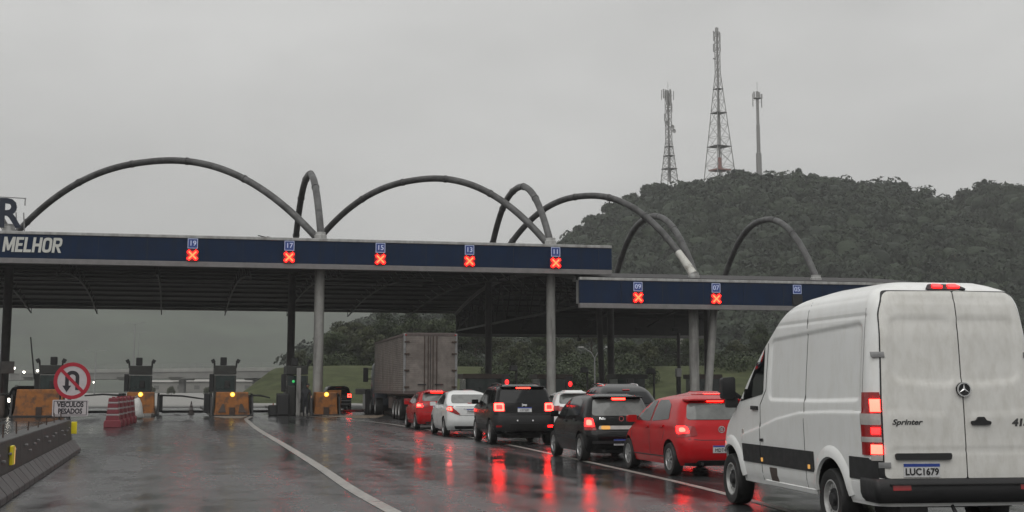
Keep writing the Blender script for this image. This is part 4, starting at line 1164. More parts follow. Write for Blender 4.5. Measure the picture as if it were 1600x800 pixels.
# arches
F, Bk = 1.5, 20.8
def top(s, main_=True): return 10.0 if main_ else 8.15
arches = [
    ((-3.3, 19.5, 9.6), (17.1, F, 10.05), 15.75, 0, 'long arch spanning the left half of the roof, above signs 19 and 17'),
    ((17.1, 19.2, 9.5), (31.0, F, 10.05), 15.15, 0, 'middle long arch spanning from the light column to sign 11'),
    ((31.2, 18.8, 9.5), (40.2, F, 8.55), 14.45, 1, 'long arch with a bare metal foot landing on the lower canopy'),
    ((17.1, Bk, 9.5), (17.2, F, 10.05), 15.25, 0, 'narrow arch seen nearly end on above the light column by sign 17'),
    ((31.3, Bk, 9.5), (31.1, F, 10.05), 14.9, 0, 'narrow arch seen nearly end on above sign 11'),
    ((41.1, Bk, 8.9), (40.3, F, 8.55), 13.25, 0, 'narrow arch crossing behind the bare footed one on the lower canopy'),
    ((49.3, 19.5, 8.9), (48.5, F, 8.4), 13.2, 0, 'rightmost arch, standing alone against the wooded hill'),
    ((-14, 19.5, 9.6), (-.1, F, 10.05), 15.4, 0, 'arch cut off by the left edge, behind the roof letter'),
]
for a, b, zp, cap, lb in arches:
    tube_arch('steel_arch', lb, T(*a), T(*b), zp, cap)
for tt, z, par in ((17.15, 10.05, main), (31.05, 10.05, main), (40.25, 8.12, lower), (48.45, 8.12, lower), (-.1, 10.05, main)):
    m = MB(); m.lathe([(.36, z), (.36, z + .34), (.30, z + .38), (.30, z + .52)], 16, 0, lambda v, tt=tt: Vector((v.x + tt, v.y + F, v.z))); m.build('arch_socket', 'trim_white', par)

# ------------------------------------------------------------------ islands, booths, cushions
ISL = (7.1, 12.15, 17.2, 22.6, 28.0, 33.5, 38.7, 44.0, 49.5)
for tt in ISL + (1.6,):
    m = MB(); m.prism([(-1, .9), (-.85, .2), (.85, .2), (1, .9), (1, 34), (-1, 34)], .0, .16, lambda a, b, d, tt=tt: T(tt + a, b + .3, d)); tag(m.build('traffic_island', 'kerb', None, 0, .02), kind='structure')
def cobble_apron(tt, s0, s1, w0, w1):
    """Stone setts in front of an island: a bed with the stones proud of it."""
    m = MB(); m.add([T(tt - w0, s0, .008), T(tt + w0, s0, .008), T(tt + w1, s1, .008), T(tt - w1, s1, .008)], [(0, 1, 2, 3)]); bed = tag(m.build('cobbled_apron', 'kerb', None, 0), kind='structure')
    s = MB(); ny = int((s1 - s0) / .32)
    for j in range(ny):
        k = (j + .5) / ny; ww = w0 + (w1 - w0) * k; nx = int(2 * ww / .34)
        for i in range(nx):
            c = T(tt - ww + (i + .5 + .5 * (j % 2) * .6) * 2 * ww / max(1, nx), s0 + (j + .5) * .32, .02 + random.uniform(-.004, .006)); s.box(c, (.27, .25, .03), ANG + random.uniform(-.1, .1), taper=.85)
    o = s.build('cobble', 'cobble', bed, 0); o['kind'] = 'stuff'
cobble_apron(12.15, -4.5, .3, .35, 1.0)
cobble_apron(18.9, -6.0, .3, .5, 1.9)

def crash_cushion(tt, s, label, lamp=True, w=2.0, h=1.34, plates=False):
    c = T(tt, s); t = thing('crash_cushion', label, 'crash cushion', tuple(c), ANG, 'orange crash cushions before the toll booths')
    m = MB()
    prof = [(-.5, 0), (.5, 0), (.46, .34), (.44, 1.0), (-.44, 1.0), (-.46, .34)]
    m.prism([(a * w, b * h) for a, b in prof], 0, 1.5, lambda a, b, d: Vector((a, d + b * .06, b))); bd = m.build('body', 'orange_paint', t, 0, .05)
    for sx in ((-.28, .28) if plates else ()):
        m = MB(); m.prism([(sx * w - .22, h * .16), (sx * w + .22, h * .16), (sx * w + (.12 if sx < 0 else -.02), h * .52), (sx * w + (.02 if sx < 0 else -.14), h * .52)], 0, .05, lambda a, b, d: Vector((a, -.045 + d + b * .06, b))); m.build('recess_plate', 'booth_brown', bd, 0, .01)
    m = MB(); m.box((0, -.04, h * .22), (.32, .08, h * .30), taper=.9); m.build('tow_plate', 'rust', bd, 0, .02)
    m = MB(); m.box((0, .75, .05), (w * 1.12, 1.7, .10)); m.build('skid', 'black_plastic', t, 0, .02)
    for sx in (-1, 1):
        m = MB(); m.prism([(0, 0), (1.5, 0), (1.5, h * .95), (.5, h * .8)], 0, .12, lambda a, b, d, sx=sx: Vector((sx * (w * .5 + .06) + d * sx, a + .15, b))); m.build('side_fin', 'black_plastic', t, 0, .02)
    if lamp:
        m = MB(); m.lathe([(0, .03), (.135, .02), (.135, -.03), (.0, -.03)], 18, 0, lambda v: Vector((v.x, .03 - v.z, h * .9 + v.y))); lm = m.build('warning_lamp', 'yellow_lamp', t)
        m = MB(); m.lathe([(.085, .05), (.04, .06), (0, .065)], 14, 0, lambda v: Vector((v.x, .03 - v.z * 1.0 - .02, h * .9 + v.y))); m.build('lamp_core', 'yellow_core', lm)
    return t
def toll_booth(tt, s, label, w=1.2, h=2.85, cams=(1, 1), rod=False, green=False, mat='booth_dark', chimney=-.1):
    c = T(tt, s, .16); t = thing('toll_booth', label, 'toll booth', tuple(c), ANG, 'dark toll booths on the islands')
    m = MB(); m.box((0, 1.2, .62), (w, 2.4, 1.24)); m.build('lower_wall', mat, t, 0, .02)
    m = MB(); m.box((0, 1.2, 1.68), (w * .93, 2.3, .88)); g = m.build('window', 'booth_glass', t, 0, .01)
    for sx in (-1, 1):
        for sy in (.06, 2.34):
            m = MB(); m.box((sx * w * .475, sy, 1.68), (.09, .09, .878)); m.build('window_post', mat, t, 0)
    m = MB(); m.box((0, 1.2, (2.12 + h - .35) / 2 + .12), (w * 1.02, 2.5, h - 2.35)); m.build('roof_box', mat, t, 0, .03)
    m = MB(); m.box((chimney, .7, h + .08), (.36, .5, .46)); m.build('air_unit', 'black_plastic', t, 0, .04)
    for sg, k in zip((-1, 1), cams):
        if k:
            m = MB(); m.cyl((sg * w * .5, .2, h - .3), (sg * w * .52, .2, h + .0), .05, n=8); st = m.build('camera_post', 'black_plastic', t)
            m = MB(); m.box((sg * (w * .5 + .10), .1, h + .08), (.20, .36, .22), rot=Matrix.Rotation(.5 * sg, 3, 'Y')); m.build('camera', 'black_plastic', st, 0, .02)
    m = MB(); m.box((-w * .62, .5, 1.7), (.26, .5, 1.0)); m.build('signal_cabinet', 'black_plastic', t, 0, .03)
    m = MB(); m.box((-w * .78, .3, .55), (.42, .5, 1.1)); m.build('side_cabinet', 'black_plastic', t, 0, .03)
    m = MB(); m.box((.12, -.03, 1.62), (.3, .06, .42)); m.build('screen', 'steel_dark', t, 0, .02)
    if rod:
        m = MB(); m.tube([(-w * .72, .2, 1.9), (-w * .98, .2, 4.25)], [.05, .035], 8); m.build('rod', 'black_plastic', t)
    if green:
        m = MB(); m.lathe([(0, 0), (.08, .02), (.07, .05), (0, .06)], 14, 0, lambda v: Vector((-.22 + v.x, -.03 - v.z, 1.78 + v.y))); m.build('green_light', 'green_lamp', t)
    return t
toll_booth(2.35, 3.0, 'dark toll booth mostly hidden behind the no U-turn sign', rod=True, chimney=.1)
toll_booth(7.2, 4.3, 'dark toll booth behind the red and white barriers, with two angled cameras', w=1.25)
toll_booth(11.95, 2.2, 'dark toll booth behind the orange cushion with the bright yellow lamp', w=1.2)
toll_booth(16.05, 2.4, 'dark toll booth with a green light, between the dark and the light columns', green=True, cams=(0, 1))
crash_cushion(2.05, .3, 'wide orange crash cushion behind the no U-turn sign', lamp=False, w=2.7, h=1.5)
crash_cushion(7.3, 2.2, 'orange crash cushion behind the red and white barriers', w=1.7)
crash_cushion(12.3, .1, 'orange crash cushion with scuffed dark plates, before the third booth', w=2.0, plates=True)
crash_cushion(17.5, -.1, 'orange crash cushion at the foot of the light column beside the person', w=1.35)
m = MB()
# an orange cabinet behind the right cushion
p = T(18.15, 1.6, .0); t = thing('orange_cabinet', 'plain orange cabinet beside the light column and dark vehicle', 'cabinet', tuple(p), ANG)
m = MB(); m.box((0, .4, .72), (.75, .8, 1.44)); m.build('cabinet_body', 'orange_paint', t, 0, .02)
m = MB(); m.box((.2, -.02, .9), (.04, .04, .16)); m.build('handle', 'black_plastic', t, 0)
# barrier arms
def barrier_gate(tt, s, L_, side, label, rise=0):
    p = T(tt, s, .16); t = thing('barrier_gate', label, 'barrier gate', tuple(p), ANG, 'lane barrier arms at the toll booths')
    m = MB(); m.box((0, 0, .5), (.3, .35, 1.0)); m.build('gate_post', 'black_plastic', t, 0, .03)
    m = MB(); m.tube([(0, -.2, .98), (side * L_ * .5, -.2, 1.04 + rise * .5), (side * L_, -.2, .96 + rise)], [.055, .05, .04], 8); m.build('gate_arm', 'black_plastic', t)
    return t
barrier_gate(8.35, 5.4, 2.5, 1, 'barrier arm reaching right from the second booth', -.2)
barrier_gate(6.1, 5.4, 2.0, -1, 'barrier arm reaching left from behind the red barriers')
barrier_gate(13.4, 3.2, 1.15, 1, 'short barrier arm reaching right from the third booth', -.12)
# rubber hump across the lanes
for a_, b_ in ((3.2, 6.0), (13.3, 15.9), (8.4, 11.0), (18.4, 21.4)):
    m = MB(); m.prism([(0, .0), (.15, .10), (.55, .12), (.75, .0)], a_, b_, lambda a, b, d: T(d, 12.5 + a * 3, b + .005)); tag(m.build('speed_hump', 'rubber', None, 0), kind='structure')

# equipment clusters between the columns
def lane_equipment(tt, s, label, items, cat='lane equipment'):
    p = T(tt, s, .0); t = thing('lane_equipment', label, cat, tuple(p), ANG)
    for nm, c, sz, mt in items:
        m = MB(); m.box(c, sz); m.build(nm, mt, t, 0, min(sz) * .12)
    return t
lane_equipment(15.2, 1.6, 'dark cabinets and posts left of the fourth booth', [('cabinet', (0, 0, .62), (.7, .8, 1.24), 'black_plastic'), ('cabinet', (.5, .4, .85), (.45, .5, 1.7), 'booth_dark'), ('post', (.85, -.2, 1.35), (.24, .2, 2.7), 'column_light'), ('cable_box', (-.55, .2, .3), (.5, .6, .6), 'black_plastic'), ('guard_foot', (1.25, -.1, .25), (.10, .3, .5), 'trim_white')])
lane_equipment(20.9, 5.5, 'dark cabinets with a striped plate between the far vehicle and the truck', [('cabinet', (0, 0, .75), (1.0, .7, 1.5), 'black_plastic'), ('cabinet', (.9, .3, .9), (.6, .5, 1.8), 'booth_dark'), ('pole', (.25, -.2, 1.3), (.3, .25, 2.6), 'black_plastic'), ('display', (-.75, .2, 1.35), (.6, .3, .34), 'booth_grey'), ('striped_plate', (-.6, -.4, .75), (.14, .05, .9), 'trim_white')])
lane_equipment(23.3, 1.2, 'dark cabinets hidden beside the truck cab', [('cabinet', (0, 0, .7), (.8, .7, 1.4), 'black_plastic'), ('cabinet', (-.7, .3, .9), (.5, .5, 1.8), 'booth_dark')])
lane_equipment(-.4, 2.0, 'dark square block at the far left edge', [('block', (0, 0, .6), (1.2, 1.4, 1.25), 'booth_brown'), ('block_cap', (0, 0, 1.26), (1.3, 1.5, .08), 'concrete_dark')], 'concrete block')
# square board on a post at the far left
p = P(12, 574, 84); t = thing('sign_board', 'small square grey board on a post at the far left', 'sign board', (p.x, p.y, 0), ANG)
m = MB(); m.box((0, 0, p.z), (.75, .06, .72)); m.build('board', 'booth_grey', t, 0, .01)
m = MB(); m.cyl((-.3, .08, 0), (-.3, .08, p.z + .3), .05, n=8); m.build('post', 'steel_dark', t)

# booths and small gear under the lower canopy
def lower_lane(tt, s, label, mat, w=1.6, h=2.5):
    p = T(tt, s, .16); t = thing('toll_booth', label, 'toll booth', tuple(p), ANG, 'small booths under the lower canopy')
    m = MB(); m.box((0, 1, .55), (w, 2, 1.1)); m.build('lower_wall', mat, t, 0, .02)
    m = MB(); m.box((0, 1, 1.55), (w * .94, 1.9, .9)); m.build('window', 'booth_glass', t, 0)
    m = MB(); m.box((0, 1, 2.15), (w * 1.1, 2.2, .3)); m.build('roof_box', mat, t, 0, .03)
    return t
lower_lane(28.4, 8, 'brown kiosk just right of the dark column, above the black off-roader', 'booth_brown', 2.6)
lower_lane(33.6, 10, 'brown kiosk right of the pale column, above the white car', 'booth_brown', 2.2)
lower_lane(38.6, 9, 'dark kiosk behind the black hatchback roof', 'booth_dark', 2.0)
lower_lane(43.6, 8, 'dark kiosk left of the paired pale columns', 'booth_brown', 1.8)
def camera_pole(u, v, Y, label, wd=.48, hh=.36):
    p = P(u, v, Y); t = thing('camera_pole', label, 'camera pole', (p.x, Y, 0), ANG, 'camera poles at the lower lanes')
    m = MB(); m.cyl((.15, 0, 0), (.15, 0, p.z), .07, n=8); m.build('pole', 'steel_dark', t)
    m = MB(); m.box((-.05, 0, p.z), (wd, .5, hh), taper=.8); m.build('camera_housing', 'black_plastic', t, 0, .05)
camera_pole(803, 575, 86, 'camera pole above the black off-roader'); camera_pole(914, 578, 88, 'camera pole between the pale column and the dark columns'); camera_pole(1018, 580, 90, 'camera pole right of the dark columns', .6)
def lane_signal(u, v, Y, label, lit='signal_red'):
    p = P(u, v, Y); t = thing('lane_signal', label, 'signal', (p.x, Y, 0), ANG, 'red lane signals under the lower canopy')
    m = MB(); m.cyl((0, .05, 0), (0, .05, p.z - .25), .06, n=8); m.build('pole', 'steel_dark', t)
    m = MB(); m.box((0, 0, p.z - .12), (.42, .25, 1.15)); hs = m.build('signal_housing', 'black_plastic', t, 0, .04)
    m = MB(); m.lathe([(.12, 0), (.10, .04), (0, .06)], 14, 0, lambda v_: Vector((.05 + v_.x, -.13 - v_.z, p.z + v_.y * 1.3))); m.build('lens', lit, hs)
lane_signal(790, 597, 84, 'lit red signal above the left of the black off-roader roof'); lane_signal(889, 600, 86, 'lit red signal just right of the pale column'); lane_signal(985, 603, 88, 'unlit dark signal post left of the camera pole by the red hatchback', 'lens_red'); lane_signal(1085, 605, 88, 'dim red signal beside the paired pale columns', 'lens_red')
p = P(1060, 585, 92); t = thing('box_post', 'dark post with a white box on top, under the lower canopy', 'post', (p.x, 92, 0), ANG)
m = MB(); m.box((0, 0, p.z / 2), (.24, .24, p.z)); m.build('post', 'steel_dark', t, 0, .02)
m = MB(); m.box((0, 0, p.z + .12), (.34, .34, .55)); m.build('white_box', 'trim_white', t, 0, .03)
p = P(1060, 520, 112); t = thing('thin_pole', 'thin dark pole behind the white topped post', 'pole', (p.x, 112, 0))
m = MB(); m.cyl((0, 0, 0), (0, 0, 5.9), .14, n=10); m.build('pole_shaft', 'column_dark', t); m = MB(); m.box((0, 0, .1), (.6, .6, .2)); m.build('pole_base', 'concrete_dark', t, 0)

# ------------------------------------------------------------------ concrete barrier with reflectors, bottom left
E = G(126, 706); hd = Vector((math.sin(ANG), -math.cos(ANG), 0)); lt = Vector((-hd.y, hd.x, 0)) * -1   # lt points away from the road (left)
lt = Vector((-math.cos(ANG), -math.sin(ANG), 0))
def barrier_block(i, label):
    """Local x runs towards the camera, local y to the left of the road, origin at the foot of the road face."""
    o = E + hd * (i * 4.02)
    t = thing('concrete_barrier', label, 'concrete barrier', (o.x, o.y, 0), math.atan2(hd.y, hd.x), 'dark concrete barrier segments at the left')
    sgn = 1 if (Matrix.Rotation(math.atan2(hd.y, hd.x), 3, 'Z') @ Vector((0, 1, 0))).dot(lt) > 0 else -1
    m = MB(); m.prism([(.20, 0), (.66, 0), (.60, .80), (.27, .80)], 0, 4.0, lambda a, b, d: Vector((d, sgn * a, b))); wl = m.build('wall', 'concrete_dark', t, 0, .02)
    for k in range(5):
        m = MB(); m.prism([(.0, 0), (.195, 0), (.215, .30), (.19, .32), (.0, .10)], k * .8 + .03, k * .8 + .77, lambda a, b, d: Vector((d, sgn * a, b))); m.build('foot_block', 'concrete_foot', t, 0, .012)
    for x in (.9, 2.9):
        m = MB(); m.cyl((x, sgn * .44, .78), (x - .02, sgn * (.44 + random.uniform(-.02, .02)), .95 + random.uniform(0, .1)), .014, n=6); m.build('rebar_rod', 'rust', t)
    for x, z in ((1.1, .62), (1.75, .58), (2.6, .5), (3.3, .62)):
        m = MB(); m.box((x, sgn * (.225), z), (.16, .05, .035)); m.build('lifting_lug', 'trim_grey', wl, 0, .01)
    return t, wl, sgn
bl = ['nearest to the toll plaza end segment of dark concrete barrier, below the no U-turn sign', 'second dark concrete barrier segment, with loose rods on top', 'third dark concrete barrier segment, between the rods and the big yellow reflector', 'dark concrete barrier segment bearing the big yellow reflector at the left edge', 'fifth dark concrete barrier segment, cut off by the left edge', 'last dark concrete barrier segment, outside the left edge']
for i in range(5):
    t, wl, sgn = barrier_block(i, bl[i])
    if i == 0:
        m = MB(); m.box((.06, sgn * .18, .60), (.05, .14, .30)); m.build('reflector', 'reflector', t, 0, .01)
    if i == 3:
        m = MB(); m.box((1.6, sgn * .215, .55), (.26, .05, .30)); m.build('reflector', 'reflector', t, 0, .01)
        m = MB(); m.box((1.3, sgn * .225, .53), (.2, .04, .28)); m.build('reflector', 'lens_amber', t, 0, .01)  # amber reflector given a glow of its own
# no U-turn sign with its plate
c = P(113, 595, 36.6); rs = 28.5 * 36.6 / 2200
t = thing('traffic_sign', 'round no U-turn sign above a VEICULOS PESADOS plate', 'traffic sign', (c.x, c.y, 0), .06)
def face(r0, r1, y0, y1, mt, nm, par, n=48):
    m = MB(); m.lathe([(r0, y1), (r1, y1), (r1, y0), (r0, y0), (r0, y1)] if r0 > 0 else [(0, y1), (r1, y1), (r1, y0), (0, y0)], n, 0, lambda v: Vector((v.x, -v.z, c.z + v.y))); return m.build(nm, mt, par, 30)
disc = face(0, rs, 0, .012, 'sign_white', 'sign_disc', t)
face(rs * .80, rs * 1.0, .0, .02, 'sign_red', 'red_ring', disc)
m = MB(); k = rs * .80
m.bar((-k * .72, -.022, c.z + k * .72), (k * .72, -.022, c.z - k * .72), rs * .17, .006, up=(0, 1, 0)); m.build('red_slash', 'sign_red', disc, 0)
m = MB(); pts = []
w_ = rs * .085
path = [(.28, -.50), (.28, .20)] + [(.28 * math.cos(a), .20 + .25 * math.sin(a)) for a in np.linspace(0, math.pi, 13)][1:] + [(-.28, -.28)]
vs, fs = [], []
for i, (a, b) in enumerate(path):
    q0, q1 = Vector(path[max(i - 1, 0)]), Vector(path[min(i + 1, len(path) - 1)]); d = (q1 - q0).normalized(); nn = Vector((-d.y, d.x)) * .10
    for sg in (1, -1):
        for yy in (-.0125, -.018): vs.append(((a + nn.x * sg) * rs, yy, c.z + (b + nn.y * sg) * rs))
for i in range(len(path) - 1):
    o = i * 4; fs += [(o, o + 2, o + 6, o + 4), (o + 1, o + 5, o + 7, o + 3), (o, o + 4, o + 5, o + 1), (o + 2, o + 3, o + 7, o + 6)]
m.add(vs, fs)
m.prism([(-.52 * rs, -.26 * rs), (-.04 * rs, -.26 * rs), (-.28 * rs, -.62 * rs)], -.0125, -.018, lambda a, b, d: Vector((a, d, c.z + b)))
m.build('arrow', 'sign_black', disc, 0)
s_ = 36.6 / 2200; pz = CAMZ + (HOR - 637.2) * s_; pw, ph = 55 * s_, 25.5 * s_
m = MB(); m.prism(rounded([(-pw / 2, -ph / 2), (pw / 2, -ph / 2), (pw / 2, ph / 2), (-pw / 2, ph / 2)], .03), .0, -.015, lambda a, b, d: Vector((a - .02, d, pz + b))); pt = m.build('text_plate', 'sign_white', t, 0)
m = MB()
for sx in (-1, 1): m.box((sx * (pw / 2 - .04) - .02, -.017, pz), (.016, .006, ph - .07)); m.box((-.02, -.0175, pz + sx * (ph / 2 - .035)), (pw - .08, .006, .014))
m.build('border', 'sign_black', pt, 0)
for txt, dz in (('VEICULOS', .085), ('PESADOS', -.085)):
    vs, fs = text_geo(txt, .185, .003, offset=.007, sx=.80)
    m = MB(); m.add([Vector((v.x - .02, -.019 - v.z, pz + dz + v.y)) for v in vs], fs); m.build('lettering', 'sign_black', pt, 0)
for x in (-.30, -.04):
    m = MB(); m.cyl((x, .03, 0), (x, .03, c.z + .2), .025, n=8); m.build('post', 'steel_dark', t)

# red and white water filled barriers
def water_barrier(u, v, label, k=1.0, rz=0.0):
    p = G(u, v); t = thing('water_barrier', label, 'plastic barrier', (p.x, p.y, 0), ANG + rz, 'red and white plastic barriers')
    m = MB(); m.prism([(-.42 * k, 0), (.42 * k, 0), (.42 * k, .20), (.30, .30), (-.30, .30), (-.42 * k, .20)], 0, 1.9, lambda a, b, d: Vector((a, d, b))); m.build('base', 'barrier_red', t, 0, .03)
    zs = [.30, .48, .55, .72, .79, .96, 1.03, 1.18]
    cl = ['barrier_red', 'barrier_white', 'barrier_red', 'barrier_white', 'barrier_red', 'barrier_white', 'barrier_red']
    for z0, z1, c_ in zip(zs[:-1], zs[1:], cl):
        w0 = .26 - (z0 - .3) * .10; w1 = .26 - (z1 - .3) * .10; q = .012 if c_ == 'barrier_white' else 0
        m = MB(); m.prism([(-w0 - q, z0), (w0 + q, z0), (w1 + q, z1 - .004), (-w1 - q, z1 - .004)], .05, 1.85, lambda a, b, d: Vector((a, d, b))); m.build('band', c_, t, 0, .012)
    m = MB(); m.cyl((0, .5, 1.17), (0, .5, 1.23), .07, n=10); m.build('filler_cap', 'barrier_red', t)
    return t
b0 = G(175, 668.5); dirv = Vector((-math.sin(ANG), math.cos(ANG), 0))
wl = ['nearest red and white plastic barrier, at the front of the row', 'second red and white plastic barrier from the front of the row', 'third red and white plastic barrier in the row', 'fourth red and white plastic barrier in the row', 'fifth red and white plastic barrier in the row', 'sixth red and white plastic barrier, last of the row before the white sack']
for i in range(5):
    q = b0 + dirv * (i * 1.95) + Vector((.10 * i, 0, 0))
    t = water_barrier(175, 668.5, wl[i], .8); t.location = (q.x, q.y, 0)
for u, v, lb in ((219, 647.5, 'lone red and white barrier right of the white sack'),): water_barrier(u, v, lb, .8)
p = G(212, 655); t = thing('white_sack', 'slumped white sack leaning on the red barriers', 'sack', (p.x, p.y, 0))
m = MB(); m.lathe([(.30, 0), (.38, .12), (.36, .4), (.27, .75), (.16, 1.0), (.06, 1.08), (.12, 1.18), (0, 1.16)], 16, 0, lambda v: Vector((v.x * (1 + .12 * math.sin(v.z * 9)), v.y, v.z + .05 * math.sin(v.x * 9)))); m.build('sack_body', 'sack', t, 60)
m = MB(); m.lathe([(.07, 1.06), (.09, 1.08), (.07, 1.10)], 12); m.build('tie', 'barrier_red', t)
# traffic cones
def cone(u, vb, hh, label, mt, st):
    p = G(u, vb); t = thing('traffic_cone', label, 'traffic cone', (p.x, p.y, 0), .3)
    m = MB(); m.box((0, 0, .025), (hh * .5, hh * .5, .05)); m.build('base', mt, t, 0, .01)
    rr = lambda z: hh * .19 * (1 - z / hh) + .02
    zz = [.05, hh * .35, hh * .52, hh * .66, hh * .8, hh]
    for i, (a, b) in enumerate(zip(zz[:-1], zz[1:])):
        m = MB(); e = .006 if i % 2 else 0; m.lathe([(rr(a) + e, a), (rr(b) + e, b)], 16); m.build('stripe' if i % 2 else 'cone_body', st if i % 2 else mt, t)
cone(298.5, 647.5, .78, 'grey looking traffic cone with pale stripes, alone in the lane', 'cone_grey', 'barrier_white')
cone(426.5, 649, .70, 'faded orange traffic cone left of the fourth booth', 'cone_orange', 'barrier_white')

# ------------------------------------------------------------------ the attendant beside the booth
def person():
    p = T(16.95, 1.0, .16); p = P(477, 646, 78.6)
    t = thing('person', 'person in dark clothes and a peaked cap standing by the orange cushion', 'person', (p.x, 78.6, .0), 0)
    def skin_mesh(name, verts, edges, rad, mt, par, lv=2, root=0):
        me = bpy.data.meshes.new(name); me.from_pydata(verts, edges, []); o = link(name, me)
        md = o.modifiers.new('s', 'SKIN'); md.use_smooth_shade = True
        for i, r in enumerate(rad): me.skin_vertices[0].data[i].radius = (r, r) if not hasattr(r, '__len__') else r
        for i in range(len(rad)): me.skin_vertices[0].data[i].use_root = (i == root)
        sb = o.modifiers.new('d', 'SUBSURF'); sb.levels = lv; sb.render_levels = lv
        dg = bpy.context.evaluated_depsgraph_get(); dg.update()
        m2 = bpy.data.meshes.new_from_object(o.evaluated_get(dg)); bpy.data.objects.remove(o)
        m2.materials.clear(); m2.materials.append(MAT[mt]); m2.polygons.foreach_set('use_smooth', [True] * len(m2.polygons)); m2.name = name
        return link(name, m2, par)
    V, E_, Rd = [], [], []
    def add(v, r, parent=None):
        V.append(v); Rd.append(r)
        if parent is not None: E_.append((parent, len(V) - 1))
        return len(V) - 1
    pel = add((0, 0, .95), (.17, .13)); wst = add((.01, 0, 1.12), (.155, .12), pel); ch = add((.03, 0, 1.34), (.19, .13), wst); nk = add((.06, 0, 1.52), .062, ch); hd_ = add((.09, 0, 1.60), .07, nk); hd2 = add((.10, 0, 1.70), .095, hd_)
    for sg in (-1, 1):
        hp = add((.09 * sg, 0, .86), .10, pel); kn = add((.10 * sg + .01, -.03, .48), .068, hp); an = add((.10 * sg, .02, .10), .05, kn); add((.10 * sg + .03, -.16, .045), (.05, .04), an)
        sh = add((.20 * sg + .03, 0, 1.42), .07, ch); el = add((.27 * sg + .05, -.05 if sg > 0 else .02, 1.14), .05, sh); wr = add((.27 * sg + (.10 if sg > 0 else .0), -.22 if sg > 0 else -.04, .98 if sg > 0 else .88), .034, el)
        pm = add((.27 * sg + (.11 if sg > 0 else 0), -.29 if sg > 0 else -.05, .95 if sg > 0 else .80), (.040, .022), wr)
        for f in range(4):
            b0_ = V[pm]; k1 = add((b0_[0] + (f - 1.5) * .021, b0_[1] - .045, b0_[2] - .02), .0095, pm); add((b0_[0] + (f - 1.5) * .022, b0_[1] - (.06 + .006 * (f in (1, 2))), b0_[2] - .055), .008, k1)
        add((V[pm][0] - sg * .045, V[pm][1] - .01, V[pm][2] - .02), .010, pm)
    body = skin_mesh('body', V, E_, Rd, 'cloth_dark', t)
    m = MB(); m.lathe([(0, -.125), (.05, -.11), (.078, -.04), (.085, .03), (.07, .09), (0, .115)], 18, 0, lambda v: Vector((v.x * .92 + .11, v.y * 1.08 - .012, 1.69 + v.z)))
    hdm = m.build('head', 'skin', body, 60)
    m = MB(); m.lathe([(0, 0), (.016, .01), (.012, .04), (0, .05)], 8, 0, lambda v: Vector((.16 + v.x, -.085 - v.y, 1.665 + v.z))); m.box((.14, -.102, 1.635), (.05, .01, .012)); m.box((.11, -.105, 1.70), (.022, .008, .01)); m.box((.165, -.10, 1.70), (.022, .008, .01)); m.build('face', 'skin', hdm)
    m = MB(); m.lathe([(.098, .0), (.10, .04), (.08, .085), (0, .10)], 18, 0, lambda v: Vector((v.x + .11, v.y - .005, 1.715 + v.z))); m.prism(rounded([(.12, -.08), (.29, -.10), (.30, .03), (.12, .08)], .03), 1.715, 1.73, lambda a, b, d: Vector((a, b, d - (a - .12) * .15))); m.build('cap', 'cloth_dark', body, 40)
    m = MB(); m.tube([(.235, 0, 1.30), (.325, -.05, 1.14), (.36, -.20, 1.0)], [.052, .048, .04], 10); m.build('sleeve', 'skin', body, 60)
person()
